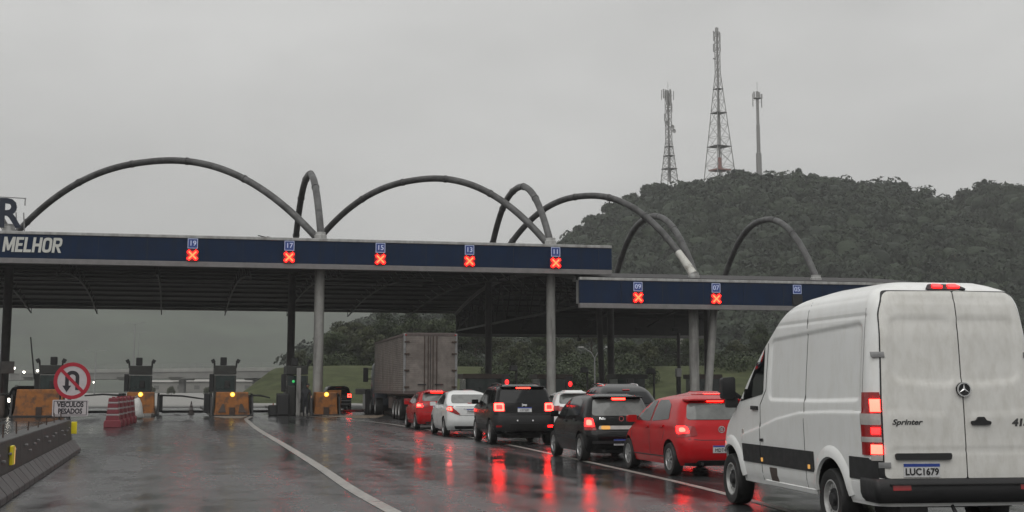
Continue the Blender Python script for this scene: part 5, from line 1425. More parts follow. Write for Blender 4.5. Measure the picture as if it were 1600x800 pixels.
# ------------------------------------------------------------------ the white van
def build_van():
    root = thing('van', 'white high roof cargo van with two rear doors, nearest vehicle at the right', 'van')
    zs = [.36 + (2.70 - .36) * i / 130 for i in range(131)] + [2.72, 2.74, 2.755, 2.77, 2.78, 2.79, 2.80]
    def rrect(a, b, x0, x1, z0, z1, r):                    # signed distance to a rounded rectangle, negative inside
        qx, qz = abs(a - (x0 + x1) / 2) - (x1 - x0) / 2 + r, abs(b - (z0 + z1) / 2) - (z1 - z0) / 2 + r
        return math.hypot(max(qx, 0), max(qz, 0)) + min(max(qx, qz), 0) - r
    def stepf(d, wd): return min(1, max(0, .5 - d / wd))
    def groove(dist, wd, dp): return -dp * max(0, 1 - abs(dist) / wd)
    swage = [(.2, 1.37), (1.2, 1.36), (2.2, 1.33), (3.0, 1.24), (3.7, 1.11), (4.4, 1.0)]
    def side_press(x, z):
        o = -.020 * stepf(rrect(x, z, .42, 3.31, 1.47 + .03 * max(0, (1.6 - x) / 1.6), 2.25 + .035 * (3 - x), .10), .035)
        if .3 < x < 3.95: o += groove(z - (2.42 - .05 * max(0, x - 3) ** 2), .022, .010) + groove(z - (2.62 - .03 * max(0, x - 2.2)), .022, .009)
        zz = float(np.interp(x, [a_ for a_, _ in swage], [b_ for _, b_ in swage]))
        if .25 < x < 4.4: o += .014 * min(1, max(0, (zz - z) / .02)) * max(0, 1 - max(0, zz - z - .05) / .35)
        return o
    def rear_press(y, z):
        y = abs(y + .055); o = .016 * stepf(rrect(y, z, .07, .785 - .02 * max(0, z - 1.9), 1.66 + .10 * max(0, y - .3), 2.385, .09), .04)
        if y < .70: o += -groove(z - 2.59, .020, .010)
        if .04 < y < .84: o += -groove(z - .95, .018, .010)
        if .2 < y < .85: o += -.008 * min(1, max(0, (1.33 + .06 * y - z) / .02)) * max(0, 1 - max(0, 1.28 - z) / .2)
        return o
    sh = Shell(zs, [(.36, .08), (.5, .04), (.7, .03), (1.4, .05), (2.2, .10), (2.55, .16), (2.70, .22), (2.76, .28), (2.8, .5)],
               [(.36, 5.7), (.55, 5.86), (.9, 5.86), (1.1, 5.75), (1.25, 5.5), (1.42, 5.2), (1.75, 4.8), (2.14, 4.25), (2.47, 3.72), (2.62, 3.4), (2.73, 2.95), (2.8, 2.3)],
               [(.36, .93), (.5, .975), (.9, .992), (1.4, .985), (1.7, .97), (2.2, .93), (2.5, .90), (2.62, .868), (2.70, .80), (2.76, .69), (2.8, .46)], rr=.13, rf=.5, bulge=.03, taper=.03, fbulge=.25, h=.05, nrear=36, nside=110, ncor=8, sdisp=side_press, rdisp=rear_press)
    WX = (1.24, 4.905); Rt = .352
    sh.body('body', ['white_paint', 'black_plastic'], root, WX, (.455, .365), wmax=.99, arch_in=.36, dark_below=.45)
    LB = ('L', 'R')
    def pan(side, poly, off, mt, nm, r=.03, par=root, step=.12, depth=.012):
        m = MB(); sh.panel(m, side, rounded(poly, r), off, step=step, depth=depth); return m.build(nm, mt, par)
    def rib(side, line, wd, mt, nm, off=.003, par=root):
        m = MB(); sh.ribbon(m, side, line, wd, off); return m.build(nm, mt, par, 0)
    for sd_ in LB:
        pan(sd_, [(3.52, 1.54), (4.78, 1.40), (4.70, 1.58), (4.16, 2.08), (3.98, 2.20), (3.52, 2.22)], .006, 'glass_dark', 'side_window', .07)
        # lower cladding, broken by the wheel openings
        for x0, x1 in ((1.76, 3.62), (3.645, 4.36)):
            pan(sd_, [(x0, .63), (x1, .63), (x1, .87), (x0, .87)], .012, 'black_plastic', 'cladding', .01)
        pan(sd_, [(.10, .63), (.72, .63), (.70, .87), (.10, .87)], .012, 'black_plastic', 'cladding', .01)
        pan(sd_, [(.36, .34), (.79, .34), (.75, .60), (.36, .61)], .008, 'white_paint', 'rear_quarter_panel', .01)
        # wheel arch flares
        for x in WX:
            m = MB(); vs, fs = [], []
            for i in range(17):
                a = R(8) + (math.pi - R(16)) * i / 16
                for rr_, of in ((.458, .0), (.470, .030), (.545, .026), (.60, .0)):
                    p, nn = sh.hit(sd_, x + math.cos(a) * rr_, .365 + math.sin(a) * rr_); vs.append(p + nn * of)
            for i in range(16):
                for j in range(3): fs.append((i * 4 + j, i * 4 + j + 1, i * 4 + j + 5, i * 4 + j + 4))
            m.add(vs, fs); m.build('wheel_arch_flare', 'white_paint', root)
        rib(sd_, [(3.63, .42), (3.64, 1.4), (3.42, 1.6), (3.40, 2.2), (3.46, 2.32), (3.75, 2.36)], .014, 'asphalt_seam', 'door_seam')
        rib(sd_, [(2.04, .42), (2.04, 2.66)], .010, 'asphalt_seam', 'door_seam')
        rib(sd_, [(.34, 1.0), (.34, 2.5)], .007, 'trim_grey', 'door_seam')
        rib(sd_, [(3.55, .40), (1.75, .395)], .05, 'white_paint', 'sill', .012)
        pan(sd_, [(3.72, 1.33), (3.96, 1.33), (3.96, 1.38), (3.72, 1.38)], .03, 'black_plastic', 'door_handle', .015, step=.05, depth=.03)
        pan(sd_, [(3.05, .43), (3.32, .43), (3.34, .60), (3.07, .60)], .004, 'booth_brown', 'vent_patch', .01, step=.08)
        pan(sd_, [(4.32, 1.0), (4.38, 1.0), (4.38, 1.06), (4.32, 1.06)], .012, 'lens_clear', 'side_repeater', .01, step=.05)
        for x in (3.58, 1.9):
            pan(sd_, [(x - .03, .66), (x + .03, .66), (x + .03, .71), (x - .03, .71)], .02, 'lens_amber', 'side_marker', .01, step=.05)
        rib(sd_, [(3.63, .94), (3.50, .94)], .03, 'black_plastic', 'hinge_stop', .012)
    pan('F', [(-.78, 1.46), (.78, 1.46), (.70, 2.18), (-.70, 2.18)], .006, 'glass_dark', 'windscreen', .08)
    # rear doors stand proud of a dark seal, so the gaps read
    pan('B', [(-.87, .645), (.87, .645), (.865, 1.5), (.82, 2.45), (.74, 2.69), (-.74, 2.69), (-.82, 2.45), (-.865, 1.5)], .007, 'ink', 'door_seal', .05, step=.04)
    for sg in (1, -1):
        c0 = -.048 if sg > 0 else .062
        poly = [(c0, .66), (.855, .66), (.85, 1.5), (.807, 2.44), (.73, 2.672), (c0, 2.68)]
        if sg < 0: poly = [(-a, b) for a, b in poly][::-1]
        d = pan('B', poly, .016, 'white_paint_grimy', 'rear_door', [.02, .06, .03, .06, .08, .02] if sg > 0 else [.02, .08, .06, .03, .06, .02], depth=.02, step=.034)
        f = lambda pts: [(sg * a, b) for a, b in pts]
        for z in (1.98, .80):
            m = MB(); sh.panel(m, 'B', f([(.80, z - .03), (.90, z - .03), (.90, z + .03), (.80, z + .03)])[::sg], .035, step=.05, depth=.04); m.build('hinge', 'galvanised', d)
        pan('L' if sg > 0 else 'R', [(.05, 1.955), (.18, 1.955), (.18, 2.005), (.05, 2.005)], .02, 'galvanised', 'hinge_strap', .01, step=.05, depth=.03)
    # handle on the right door, emblem over the gap
    m = MB(); sh.panel(m, 'B', rounded([(-.34, 1.225), (-.13, 1.225), (-.12, 1.26), (-.18, 1.275), (-.20, 1.31), (-.27, 1.31), (-.29, 1.275), (-.35, 1.26)], .015), .045, step=.04, depth=.04); m.build('rear_handle', 'black_plastic', root)
    ey = -.055; pc, nn = sh.hit('B', ey, 1.605)
    m = MB(); m.lathe([(0, .03), (.070, .034), (.078, .02), (.078, -.02), (0, -.02)], 28, 0, lambda v: Vector((pc.x - .02 - v.z, ey + v.x, 1.605 + v.y))); eb = m.build('emblem', 'black_plastic', root)
    m = MB(); m.lathe([(.078, .030), (.078, .042), (.066, .042), (.066, .030), (.078, .030)], 28, 0, lambda v: Vector((pc.x - .02 - v.z, ey + v.x, 1.605 + v.y)))
    for k in range(3):
        a = math.pi / 2 + k * 2 * math.pi / 3; c_, s_ = math.cos(a), math.sin(a)
        m.add([(pc.x - .057, ey + c_ * .068, 1.605 + s_ * .068), (pc.x - .057, ey - s_ * .014, 1.605 + c_ * .014), (pc.x - .065, ey, 1.605), (pc.x - .057, ey + s_ * .014, 1.605 - c_ * .014)], [(0, 1, 2), (0, 2, 3)])
    m.build('three_point_star', 'chrome', eb)
    m = MB(); sh.letters(m, 'B', 'Sprinter', .60, 1.255, .080, off=.018, shear=.28, sx=1.25, offset=.002); m.build('lettering', 'badge', root)
    m = MB(); sh.letters(m, 'B', '415', -.70, 1.245, .105, off=.018, shear=.15, sx=1.25, offset=.005); m.build('lettering', 'badge', root)
    # high brake light
    m = MB(); sh.panel(m, 'B', rounded([(-.24, 2.70), (.24, 2.70), (.17, 2.755), (-.17, 2.755)], .02), .02, step=.06, depth=.05); hb = m.build('brake_light', 'black_plastic', root)
    for a, b in ((.03, .15), (-.17, -.03)):
        m = MB(); sh.panel(m, 'B', rounded([(a, 2.712), (b, 2.712), (b - .02, 2.747), (a + .02, 2.747)], .01), .034, step=.05, depth=.02); m.build('bulb', 'lens_lit', hb)
    # plate and its light bar
    m = MB(); sh.panel(m, 'B', rounded([(.13, .855), (.74, .855), (.75, .92), (.12, .92)], .02), .05, step=.08, depth=.05); m.build('plate_light_bar', 'black_plastic', root)
    m = MB(); sh.panel(m, 'B', [(.26, .675), (.66, .675), (.66, .815), (.26, .815)], .028, step=.1, depth=.02); pt = m.build('number_plate', 'plate_white', root)
    m = MB(); sh.panel(m, 'B', [(.26, .782), (.66, .782), (.66, .815), (.26, .815)], .030, step=.1); m.build('blue_band', 'plate_blue', pt)
    m = MB(); sh.letters(m, 'B', 'LUC1679', .46, .728, .098, off=.031, sx=.98, offset=.002); m.build('lettering', 'ink', pt)
    # tail lamps: rear face and the wrap round the corner
    for sg in (1, -1):
        f = lambda pts: [(sg * a, b) for a, b in pts][::sg]
        sd_ = 'L' if sg > 0 else 'R'
        def lamp(z0, z1, mt, nm, par, off, a0=.868, wrap=.33, step=.05):
            m = MB(); sh.panel(m, 'B', f([(a0, z0), (.94, z0), (.94, z1), (a0, z1)]), off, step=step)
            if wrap: sh.panel(m, sd_, [(.085, z0), (wrap, z0), (wrap, z1), (.085, z1)], off, step=step)
            return m.build(nm, mt, par)
        lp = lamp(.90, 1.575, 'lens_red', 'tail_lamp', root, .018)
        lamp(1.225, 1.345, 'lens_clear', 'reverse_lens', lp, .024)
        lamp(1.04, 1.095, 'lens_clear', 'clear_lens', lp, .024)
        lamp(.845, .905, 'lens_clear', 'reflector', lp, .024, wrap=.15)
        lamp(1.365, 1.50, 'lens_core', 'bulb', lp, .026, .868, .15)
        lamp(1.125, 1.195, 'lens_lit', 'bulb', lp, .026, .88, .12)
        lamp(.915, 1.015, 'lens_core', 'bulb', lp, .026, .868, .15)
    # bumper
    bs = Shell([.40, .44, .50, .56, .62, .645, .655], [(.40, .02), (.46, -.05), (.6, -.06), (.655, -.02)], [(.40, .42), (.655, .42)], [(.40, .94), (.46, 1.0), (.62, 1.005), (.655, .99)], rr=.12, rf=.05, bulge=.04, taper=0, fbulge=0, h=.01)
    m = MB(); m.add(bs.v, bs.f); bm_ = m.build('rear_bumper', 'black_plastic', root, 30)
    for sg in (1, -1):
        pts = [(sg * a, b) for a, b in ((.62, .54), (.82, .54), (.82, .60), (.62, .60))][::sg]
        m = MB(); bs.panel(m, 'B', pts, .008, step=.08); m.build('reflector', 'lens_red', bm_)
        pts = [(sg * a, b) for a, b in ((.85, .66), (.945, .66), (.945, .86), (.87, .86))][::sg]
        m = MB(); sh.panel(m, 'B', pts, .012, step=.06); m.build('bumper_corner', 'black_plastic', bm_)
    m = MB(); m.box((-.06, 0, .60), (.03, 1.7, .012)); m.build('step_edge', 'steel_dark', bm_, 0)
    # mirrors, underbody, exhaust, towing eye
    for sg in (1, -1):
        m = MB(); mirror_house(m, 4.66, sg * 1.10, 1.62, .14, .19, .31); mirror_house(m, 4.68, sg * 1.04, 1.42, .13, .15, .15); m.build('wing_mirror', 'black_plastic', root, 30, .02)
    m = MB(); m.box((2.9, 0, .40), (5.0, 1.5, .16)); m.box((1.24, 0, .36), (.14, 1.5, .13)); m.lathe([(0, -.16), (.12, -.14), (.17, 0), (.12, .14), (0, .16)], 14, 0, lambda v: Vector((1.24 + v.x, v.z, .36 + v.y))); m.build('underbody', 'black_plastic', root, 40)
    m = MB(); m.box((.45, .52, .34), (.7, .34, .22)); m.build('silencer', 'steel_dark', root, 40, .05)
    m = MB(); m.tube([(.3, .1, .40), (.1, .1, .38), (.02, .1, .30), (.08, .1, .26)], .022, 8); m.build('towing_eye', 'black_plastic', root)
    add_wheels(root, WX, .885, Rt, .225, .235, 'steel', 'steel_rim')
    # the rear axle sits under the right half of the bumper: twin wheel bulk seen in the photograph
    o, rz = vehicle_at(1.241, 3.675, 16.2, 9.0, .95)
    place(root, o, rz); root.scale = (1.0, 1.0, .988); return root
build_van()

# ------------------------------------------------------------------ cars
def mir(pts): return pts
GOL = dict(
    zs=zlist(.20, 1.36, 1.46, 22), Rt=.30, Rr=.195, wheels=(.66, 3.126), wstyle='nine',
    rear=[(.20, .14), (.30, .04), (.48, 0), (.66, .01), (.72, .06), (.92, .10), (.99, .14), (1.2, .26), (1.33, .36), (1.40, .42), (1.46, .75)],
    front=[(.2, 3.75), (.4, 3.88), (.6, 3.86), (.75, 3.70), (.86, 3.4), (.97, 3.05), (1.2, 2.65), (1.36, 2.3), (1.42, 2.05), (1.46, 1.6)],
    width=[(.20, .75), (.33, .80), (.6, .828), (.82, .818), (.94, .79), (1.2, .685), (1.34, .61), (1.40, .55), (1.44, .44), (1.46, .28)],
    side_windows=[[(1.80, .97), (2.78, .97), (2.28, 1.30), (2.05, 1.35), (1.80, 1.36)], [(.80, 1.02), (1.70, .97), (1.70, 1.36), (1.25, 1.37), (.96, 1.29)]],
    rear_window=[(-.62, 1.02), (.62, 1.02), (.53, 1.31), (-.53, 1.31)], rglass='glass_grey', sglass='glass_smoke', windscreen=[(-.62, 1.02), (.62, 1.02), (.52, 1.32), (-.52, 1.32)],
    lamp_rear=[(.46, .74), (.81, .70), (.80, .93), (.50, .90)], lamp_side=[(.06, .74), (.24, .80), (.26, .92), (.13, .94)],
    lamp_lit=[([(.60, .79), (.78, .77), (.77, .91), (.64, .90)], 'lens_lit'), ([(.66, .81), (.75, .80), (.74, .88), (.67, .88)], 'lens_core')],
    brake=[(-.16, 1.352), (.16, 1.352), (.16, 1.378), (-.16, 1.378)], plate=(0, .50, 'MDT4821'),
    seams=[('L', [(1.75, .28), (1.75, 1.38)], .012), ('L', [(2.86, .34), (2.84, .98)], .010), ('L', [(1.02, .62), (.90, .82), (.86, 1.0)], .010), ('B', [(-.74, .69), (-.4, .66), (.4, .66), (.74, .69)], .012), ('L', [(.9, .34), (3.0, .33)], .02)],
    panels=[('B', [(-.5, .24), (.5, .24), (.46, .30), (-.46, .30)], 'black_plastic', 'lower_grille', .006)],
    badges=[('B', -.62, .95, 'Gol', .06, 'chrome')], handles=[(1.92, .86), (1.06, .89)], handle_mat='car_red', mirror=(2.72, .86, 1.0), mirror_mat='car_red', antenna=(.95, 1.44), spoiler=(.30, .58, .58, 1.385), exhaust=(.02, .4, .24))
def ring_badge(sh, root, a, b, r, txt=None):
    pc, nn = sh.hit('B', a, b)
    m = MB(); m.lathe([(r, 0), (r, .012), (r * .8, .012), (r * .8, 0), (r, 0)], 20, 0, lambda v: Vector((pc.x - v.z - .004, a + v.x, b + v.y)))
    if txt == 'VW':
        for z0, k in ((.35, 1), (-.25, .8)):
            pts = [(-.62 * k, .55), (-.22, -.55), (0, .05), (.22, -.55), (.62 * k, .55)] if z0 < 0 else [(-.34, .72), (0, .02), (.34, .72)]
            for p, q in zip(pts[:-1], pts[1:]): m.bar((pc.x - .010, a - p[0] * r, b + p[1] * r), (pc.x - .010, a - q[0] * r, b + q[1] * r), r * .14, .008, up=(1, 0, 0))
    m.build('badge', 'chrome', root)
root, sh = build_car('hatchback_car', 'bright red hatchback with brake light on, just ahead of the white van', 'car', GOL, 'car_red')
ring_badge(sh, root, 0, .85, .062, 'VW')
o, rz = vehicle_at(.66, 2.90, 26.1, 13.0, .80); place(root, o, rz)

PALIO = dict(GOL, zs=zlist(.21, 1.37, 1.46, 22), wheels=(.68, 3.10), wstyle='five', handle_mat='black_plastic', mirror_mat='car_black',
    rear=[(.21, .12), (.32, .02), (.5, 0), (.62, .01), (.68, .07), (.92, .10), (.97, .13), (1.2, .22), (1.36, .31), (1.41, .40), (1.46, .8)],
    width=[(.21, .74), (.33, .79), (.6, .815), (.82, .805), (.94, .78), (1.2, .69), (1.36, .62), (1.42, .55), (1.46, .30)],
    rear_window=[(-.63, .99), (.63, .99), (.56, 1.34), (-.56, 1.34)], rglass='glass_grey', sglass='glass_smoke',
    side_windows=[[(2.0, .96), (2.86, .96), (2.34, 1.30), (2.12, 1.35), (2.0, 1.36)], [(.80, 1.0), (1.92, .96), (1.92, 1.36), (1.2, 1.37), (.90, 1.30)]],
    lamp_rear=[(.56, .68), (.79, .68), (.76, .96), (.62, .95)], lamp_side=[(.06, .68), (.2, .70), (.24, .92), (.13, .96)],
    lamp_lit=[([(.60, .76), (.765, .76), (.75, .93), (.63, .93)], 'lens_lit'), ([(.64, .79), (.74, .79), (.73, .90), (.65, .90)], 'lens_core')],
    brake=[(-.15, 1.33), (.15, 1.33), (.15, 1.365), (-.15, 1.365)], plate=(-.0, .43, 'KRW7302'),
    badges=[('B', .42, .93, 'Palio', .07, 'chrome')], mirror=(2.74, .86, 1.0), antenna=(2.2, 1.45), spoiler=(.20, .5, .58, 1.40),
    panels=[('L', [(.94, .46), (2.84, .46), (2.84, .54), (.94, .54)], 'black_plastic', 'rub_strip', .014), ('B', [(-.52, .70), (.52, .70), (.50, .78), (-.50, .78)], 'lens_clear', 'garnish', .012), ('B', [(-.66, .40), (.66, .40), (.66, .46), (-.66, .46)], 'black_plastic', 'bumper_strip', .012)],
    seams=[('L', [(1.96, .28), (1.96, 1.36)], .010), ('L', [(2.98, .34), (2.94, .97)], .010), ('B', [(-.76, .66), (.76, .66)], .012)])
root, sh = build_car('hatchback_car', 'black hatchback with one glowing round tail light, between the red hatchback and the black off-roader', 'car', PALIO, 'car_black')
ring_badge(sh, root, 0, .93, .055)
m = MB(); sh.panel(m, 'B', rounded([(.26, .70), (.46, .70), (.46, .78), (.26, .78)], .03), .02, step=.05); m.build('reverse_lamp', 'lens_amber', root)
o, rz = vehicle_at(.68, 1.49, 31.2, 12.0, .79); place(root, o, rz)

JEEP = dict(zs=zlist(.30, 1.60, 1.69, 24), Rt=.345, Rr=.225, wheels=(.80, 3.37), wstyle='five', rr=.16, bulge=.05,
    rear=[(.30, .16), (.42, .04), (.62, 0), (.80, .02), (.90, .06), (1.08, .09), (1.3, .17), (1.55, .27), (1.62, .32), (1.69, .7)],
    front=[(.3, 4.0), (.5, 4.2), (.9, 4.2), (1.05, 4.05), (1.14, 3.2), (1.3, 2.95), (1.55, 2.55), (1.69, 2.0)],
    width=[(.30, .82), (.45, .89), (.7, .905), (1.0, .895), (1.1, .87), (1.3, .81), (1.55, .74), (1.63, .66), (1.69, .42)],
    side_windows=[[(2.1, 1.14), (3.0, 1.14), (2.65, 1.50), (2.1, 1.53)], [(1.14, 1.14), (2.02, 1.14), (2.02, 1.53), (1.14, 1.53)], [(.55, 1.18), (1.04, 1.15), (1.04, 1.52), (.66, 1.50)]],
    rear_window=[(-.70, 1.16), (.70, 1.16), (.64, 1.53), (-.64, 1.53)], windscreen=[(-.68, 1.2), (.68, 1.2), (.6, 1.52), (-.6, 1.52)],
    lamp_rear=[(.55, .92), (.86, .92), (.85, 1.18), (.57, 1.18)], lamp_side=[(.07, .93), (.16, .93), (.18, 1.16), (.10, 1.17)],
    lamp_lit=[([(.585, .945), (.835, .945), (.825, 1.155), (.595, 1.155)], 'lens_core'), ([(.635, .99), (.785, .99), (.78, 1.11), (.64, 1.11)], 'lens_lit'), ([(.66, 1.04), (.76, 1.04), (.76, 1.06), (.66, 1.06)], 'lens_red')],
    brake=[(-.20, 1.575), (.20, 1.575), (.20, 1.615), (-.20, 1.615)], plate=(0, .98, 'LSY5J87'),
    badges=[('B', 0, 1.115, 'Jeep', .085, 'chrome')], handles=[(2.26, 1.04), (1.26, 1.04)], mirror=(2.92, .97, 1.18), mirror_mat='car_black', rails=(.65, 2.3, .56, 1.70),
    panels=[('B', [(-.83, .40), (.83, .40), (.85, .82), (-.85, .82)], 'black_plastic', 'rear_bumper', .02), ('B', [(-.45, .44), (.45, .44), (.40, .60), (-.40, .60)], 'steel_dark', 'skid_plate', .03), ('L', [(1.25, .40), (2.95, .40), (2.95, .56), (1.25, .56)], 'black_plastic', 'cladding', .015)],
    seams=[('L', [(2.06, .5), (2.06, 1.55)], .012), ('L', [(1.09, .8), (1.09, 1.55)], .012), ('B', [(-.62, .86), (.62, .86)], .012)], exhaust=(.04, .55, .36), spoiler=(.24, .5, .66, 1.625), antenna=(.8, 1.68))
root, sh = build_car('off_roader', 'boxy black off-roader with square glowing tail lights and roof rails', 'car', JEEP, 'car_black')
for sg in (1, -1):
    pts = [(sg * a, b) for a, b in ((.66, .5), (.80, .5), (.80, .55), (.66, .55))][::sg]
    m = MB(); sh.panel(m, 'B', pts, .026, step=.06); m.build('reflector', 'lens_red' if sg > 0 else 'lens_lit', root)
    m = MB(); sh.panel(m, 'B', [(sg * .22 - .02, .66), (sg * .22 + .02, .66), (sg * .22 + .02, .70), (sg * .22 - .02, .70)], .03, step=.05); m.build('parking_sensor', 'chrome', root)
o, rz = vehicle_at(.80, -.64, 40.4, 10.5, .88); place(root, o, rz)

VERSA = dict(GOL, zs=zlist(.22, 1.42, 1.50, 24), Rt=.31, Rr=.20, wheels=(.93, 3.53), wstyle='five', handle_mat='car_white', mirror_mat='car_white', rr=.22,
    rear=[(.22, .18), (.34, .05), (.5, 0), (.72, .02), (.95, .03), (1.02, .06), (1.06, .45), (1.2, .78), (1.34, 1.05), (1.43, 1.35), (1.5, 1.9)],
    front=[(.22, 4.3), (.4, 4.42), (.65, 4.40), (.8, 4.15), (.95, 3.5), (1.02, 3.3), (1.2, 2.95), (1.40, 2.5), (1.5, 2.0)],
    width=[(.22, .76), (.34, .82), (.6, .845), (.9, .835), (1.0, .80), (1.2, .72), (1.4, .62), (1.46, .54), (1.5, .3)],
    side_windows=[[(2.3, 1.02), (3.2, 1.02), (2.7, 1.34), (2.3, 1.40)], [(1.2, 1.05), (2.22, 1.02), (2.22, 1.41), (1.8, 1.40), (1.42, 1.28)]],
    rear_window=[(-.62, 1.09), (.62, 1.09), (.53, 1.36), (-.53, 1.36)], rglass='glass_grey', windscreen=[(-.62, 1.08), (.62, 1.08), (.5, 1.38), (-.5, 1.38)],
    lamp_rear=[(.40, .73), (.50, .72), (.83, .86), (.81, 1.0), (.70, 1.0)], lamp_side=[(.05, .84), (.14, .82), (.34, .98), (.14, 1.0)],
    lamp_lit=[([(.66, .85), (.79, .87), (.78, .96), (.68, .96)], 'lens_core')], brake_on=0, brake=[(-.1, 1.075), (.1, 1.075), (.1, 1.085), (-.1, 1.085)], plate=(0, .84, 'PWB3D56'),
    seams=[('L', [(2.26, .3), (2.26, 1.42)], .010), ('L', [(3.3, .36), (3.26, 1.03)], .010), ('L', [(1.3, .66), (1.2, .9), (1.22, 1.05)], .010), ('B', [(-.46, .70), (.46, .70)], .012), ('B', [(-.74, 1.0), (-.4, .985), (.4, .985), (.74, 1.0)], .010)],
    panels=[('B', [(-.30, .90), (.30, .90), (.30, .935), (-.30, .935)], 'chrome', 'garnish', .012), ('B', [(-.55, .26), (.55, .26), (.6, .36), (-.6, .36)], 'black_plastic', 'diffuser', .008)],
    badges=[], handles=[(2.45, .92), (1.42, .95)], mirror=(3.05, .88, 1.05), antenna=(1.7, 1.49))
del VERSA['spoiler']
root, sh = build_car('sedan_car', 'white sedan ahead of the black off-roader', 'car', VERSA, 'car_white')
o, rz = vehicle_at(.93, -2.26, 46.7, 11.5, .82); place(root, o, rz)

ARGO = dict(GOL, zs=zlist(.22, 1.42, 1.51, 22), wheels=(.70, 3.22), rear=[(.22, .12), (.34, .03), (.55, 0), (.7, .02), (.95, .06), (1.05, .12), (1.25, .28), (1.4, .36), (1.51, .8)], plate=(0, .84, 'RIO2B19'),
    lamp_rear=[(.34, .86), (.80, .82), (.80, 1.02), (.42, .97)], lamp_side=[(.05, .84), (.3, .90), (.3, 1.0), (.12, 1.02)], lamp_lit=[([(.58, .86), (.79, .84), (.79, 1.0), (.6, .97)], 'lens_lit'), ([(.64, .88), (.77, .87), (.77, .97), (.66, .96)], 'lens_core')],
    rear_window=[(-.60, 1.08), (.60, 1.08), (.53, 1.36), (-.53, 1.36)], brake=[(-.24, 1.40), (.24, 1.40), (.24, 1.43), (-.24, 1.43)], badges=[], spoiler=(.22, .5, .58, 1.43), antenna=(.95, 1.49))
root, sh = build_car('hatchback_car', 'small red hatchback behind the box truck, farthest of the two red hatchbacks in the queue', 'car', ARGO, 'car_red_dark')
o, rz = vehicle_at(.70, -3.75, 54.6, 12.0, .80); place(root, o, rz)

HRV = dict(ARGO, side_windows=[[(1.98, .99), (2.86, .99), (2.34, 1.34), (1.98, 1.38)], [(.86, 1.10), (1.90, .99), (1.90, 1.38), (1.16, 1.38)]], plate=(0, .84, 'QPA6C40'), brake_on=0, brake=[(-.1, 1.40), (.1, 1.40), (.1, 1.42), (-.1, 1.42)],
    lamp_lit=[([(.6, .88), (.78, .86), (.78, .98), (.62, .96)], 'lens_red')])
root, sh = build_car('hatchback_car', 'white hatchback mostly hidden between the black off-roader and the black hatchback', 'car', HRV, 'car_white')
root.rotation_euler = (0, 0, R(90 + 8)); root.location = (2.15, 45.5, 0)
SUVG = dict(JEEP, zs=zlist(.28, 1.58, 1.70, 24), plate=(0, .98, 'LQK8E33'), rail_mat='chrome', rails=(1.2, 2.6, .50, 1.685), badges=[], width=[(.28, .82), (.45, .90), (.7, .91), (1.0, .90), (1.1, .87), (1.3, .79), (1.5, .70), (1.62, .58), (1.70, .34)],
    rear=[(.28, .16), (.42, .04), (.62, 0), (.9, .04), (1.08, .09), (1.3, .30), (1.5, .55), (1.62, .85), (1.70, 1.3)], rear_window=[(-.66, 1.16), (.66, 1.16), (.56, 1.48), (-.56, 1.48)], lamp_lit=[([(.6, .96), (.8, .96), (.8, 1.1), (.62, 1.1)], 'lens_red')], brake_on=0, brake=[(-.1, 1.52), (.1, 1.52), (.1, 1.54), (-.1, 1.54)],
    side_windows=[[(2.1, 1.12), (3.0, 1.12), (2.5, 1.50), (2.1, 1.54)], [(1.1, 1.12), (2.02, 1.12), (2.02, 1.54), (1.4, 1.54)]])
del SUVG['spoiler']
root, sh = build_car('estate_car', 'dark grey car with shiny roof rails, hidden behind the black hatchback', 'car', SUVG, 'car_grey')
root.rotation_euler = (0, 0, R(90 + 10)); root.location = (3.28, 38.6, 0)
root, sh = build_car('hatchback_car', 'red car just showing above the roof of the bright red hatchback', 'car', dict(ARGO, plate=(0, .84, 'LMN4A08')), 'car_red')
root.rotation_euler = (0, 0, R(90 + 12)); root.location = (5.15, 35.0, 0)
root, sh = build_car('hatchback_car', 'black car with a round roof, just right of the box truck', 'car', dict(ARGO, plate=(0, .84, 'KXO1F72'), brake_on=0), 'car_black')
root.rotation_euler = (0, 0, R(90 + 12)); root.location = (-1.95, 66.0, 0)
FAR = dict(JEEP, brake_on=0, plate=(0, .9, 'LTR9G15'), badges=[], rear_window=[(-.72, 1.12), (.72, 1.12), (.66, 1.50), (-.66, 1.50)], panels=[('B', [(-.80, .46), (.80, .46), (.80, .56), (-.80, .56)], 'galvanised', 'bumper_bar', .04), ('B', [(-.80, .70), (.80, .70), (.80, .74), (-.80, .74)], 'galvanised', 'trim_bar', .03), ('B', [(-.5, .86), (.5, .86), (.5, 1.02), (-.5, 1.02)], 'booth_brown', 'number_panel', .02)])
root, sh = build_car('off_roader', 'dark vehicle waiting at the toll lane, beyond the orange cabinet', 'car', FAR, 'car_grey')
root.rotation_euler = (0, 0, R(90 + 13)); root.location = (-11.55, 94, 0)
# oncoming car at the left with one bright headlamp
root, sh = build_car('parked_car', 'dark car facing the camera with bright headlamp, beside the first orange cushion', 'car', dict(JEEP, plate=(0, .9, 'LSP2H61'), badges=[], brake_on=0), 'car_black')
root.rotation_euler = (0, 0, R(-90 + 13)); q = P(40, 650, 83); root.location = (q.x - .2, 84, 0)
for sg, lit in ((1, 'lens_clear'), (-1, 'white_lamp')):
    m = MB(); pts = [(sg * a, b) for a, b in ((.58, .78), (.80, .78), (.80, .98), (.60, .98))][::sg]
    sh.panel(m, 'F', pts, .02, step=.07); hl = m.build('headlamp', lit, root)
    m = MB(); pts = [(sg * a, b) for a, b in ((.5, .36), (.64, .36), (.64, .46), (.5, .46))][::sg]; sh.panel(m, 'F', pts, .02, step=.07); m.build('fog_lamp', 'lens_clear', root)

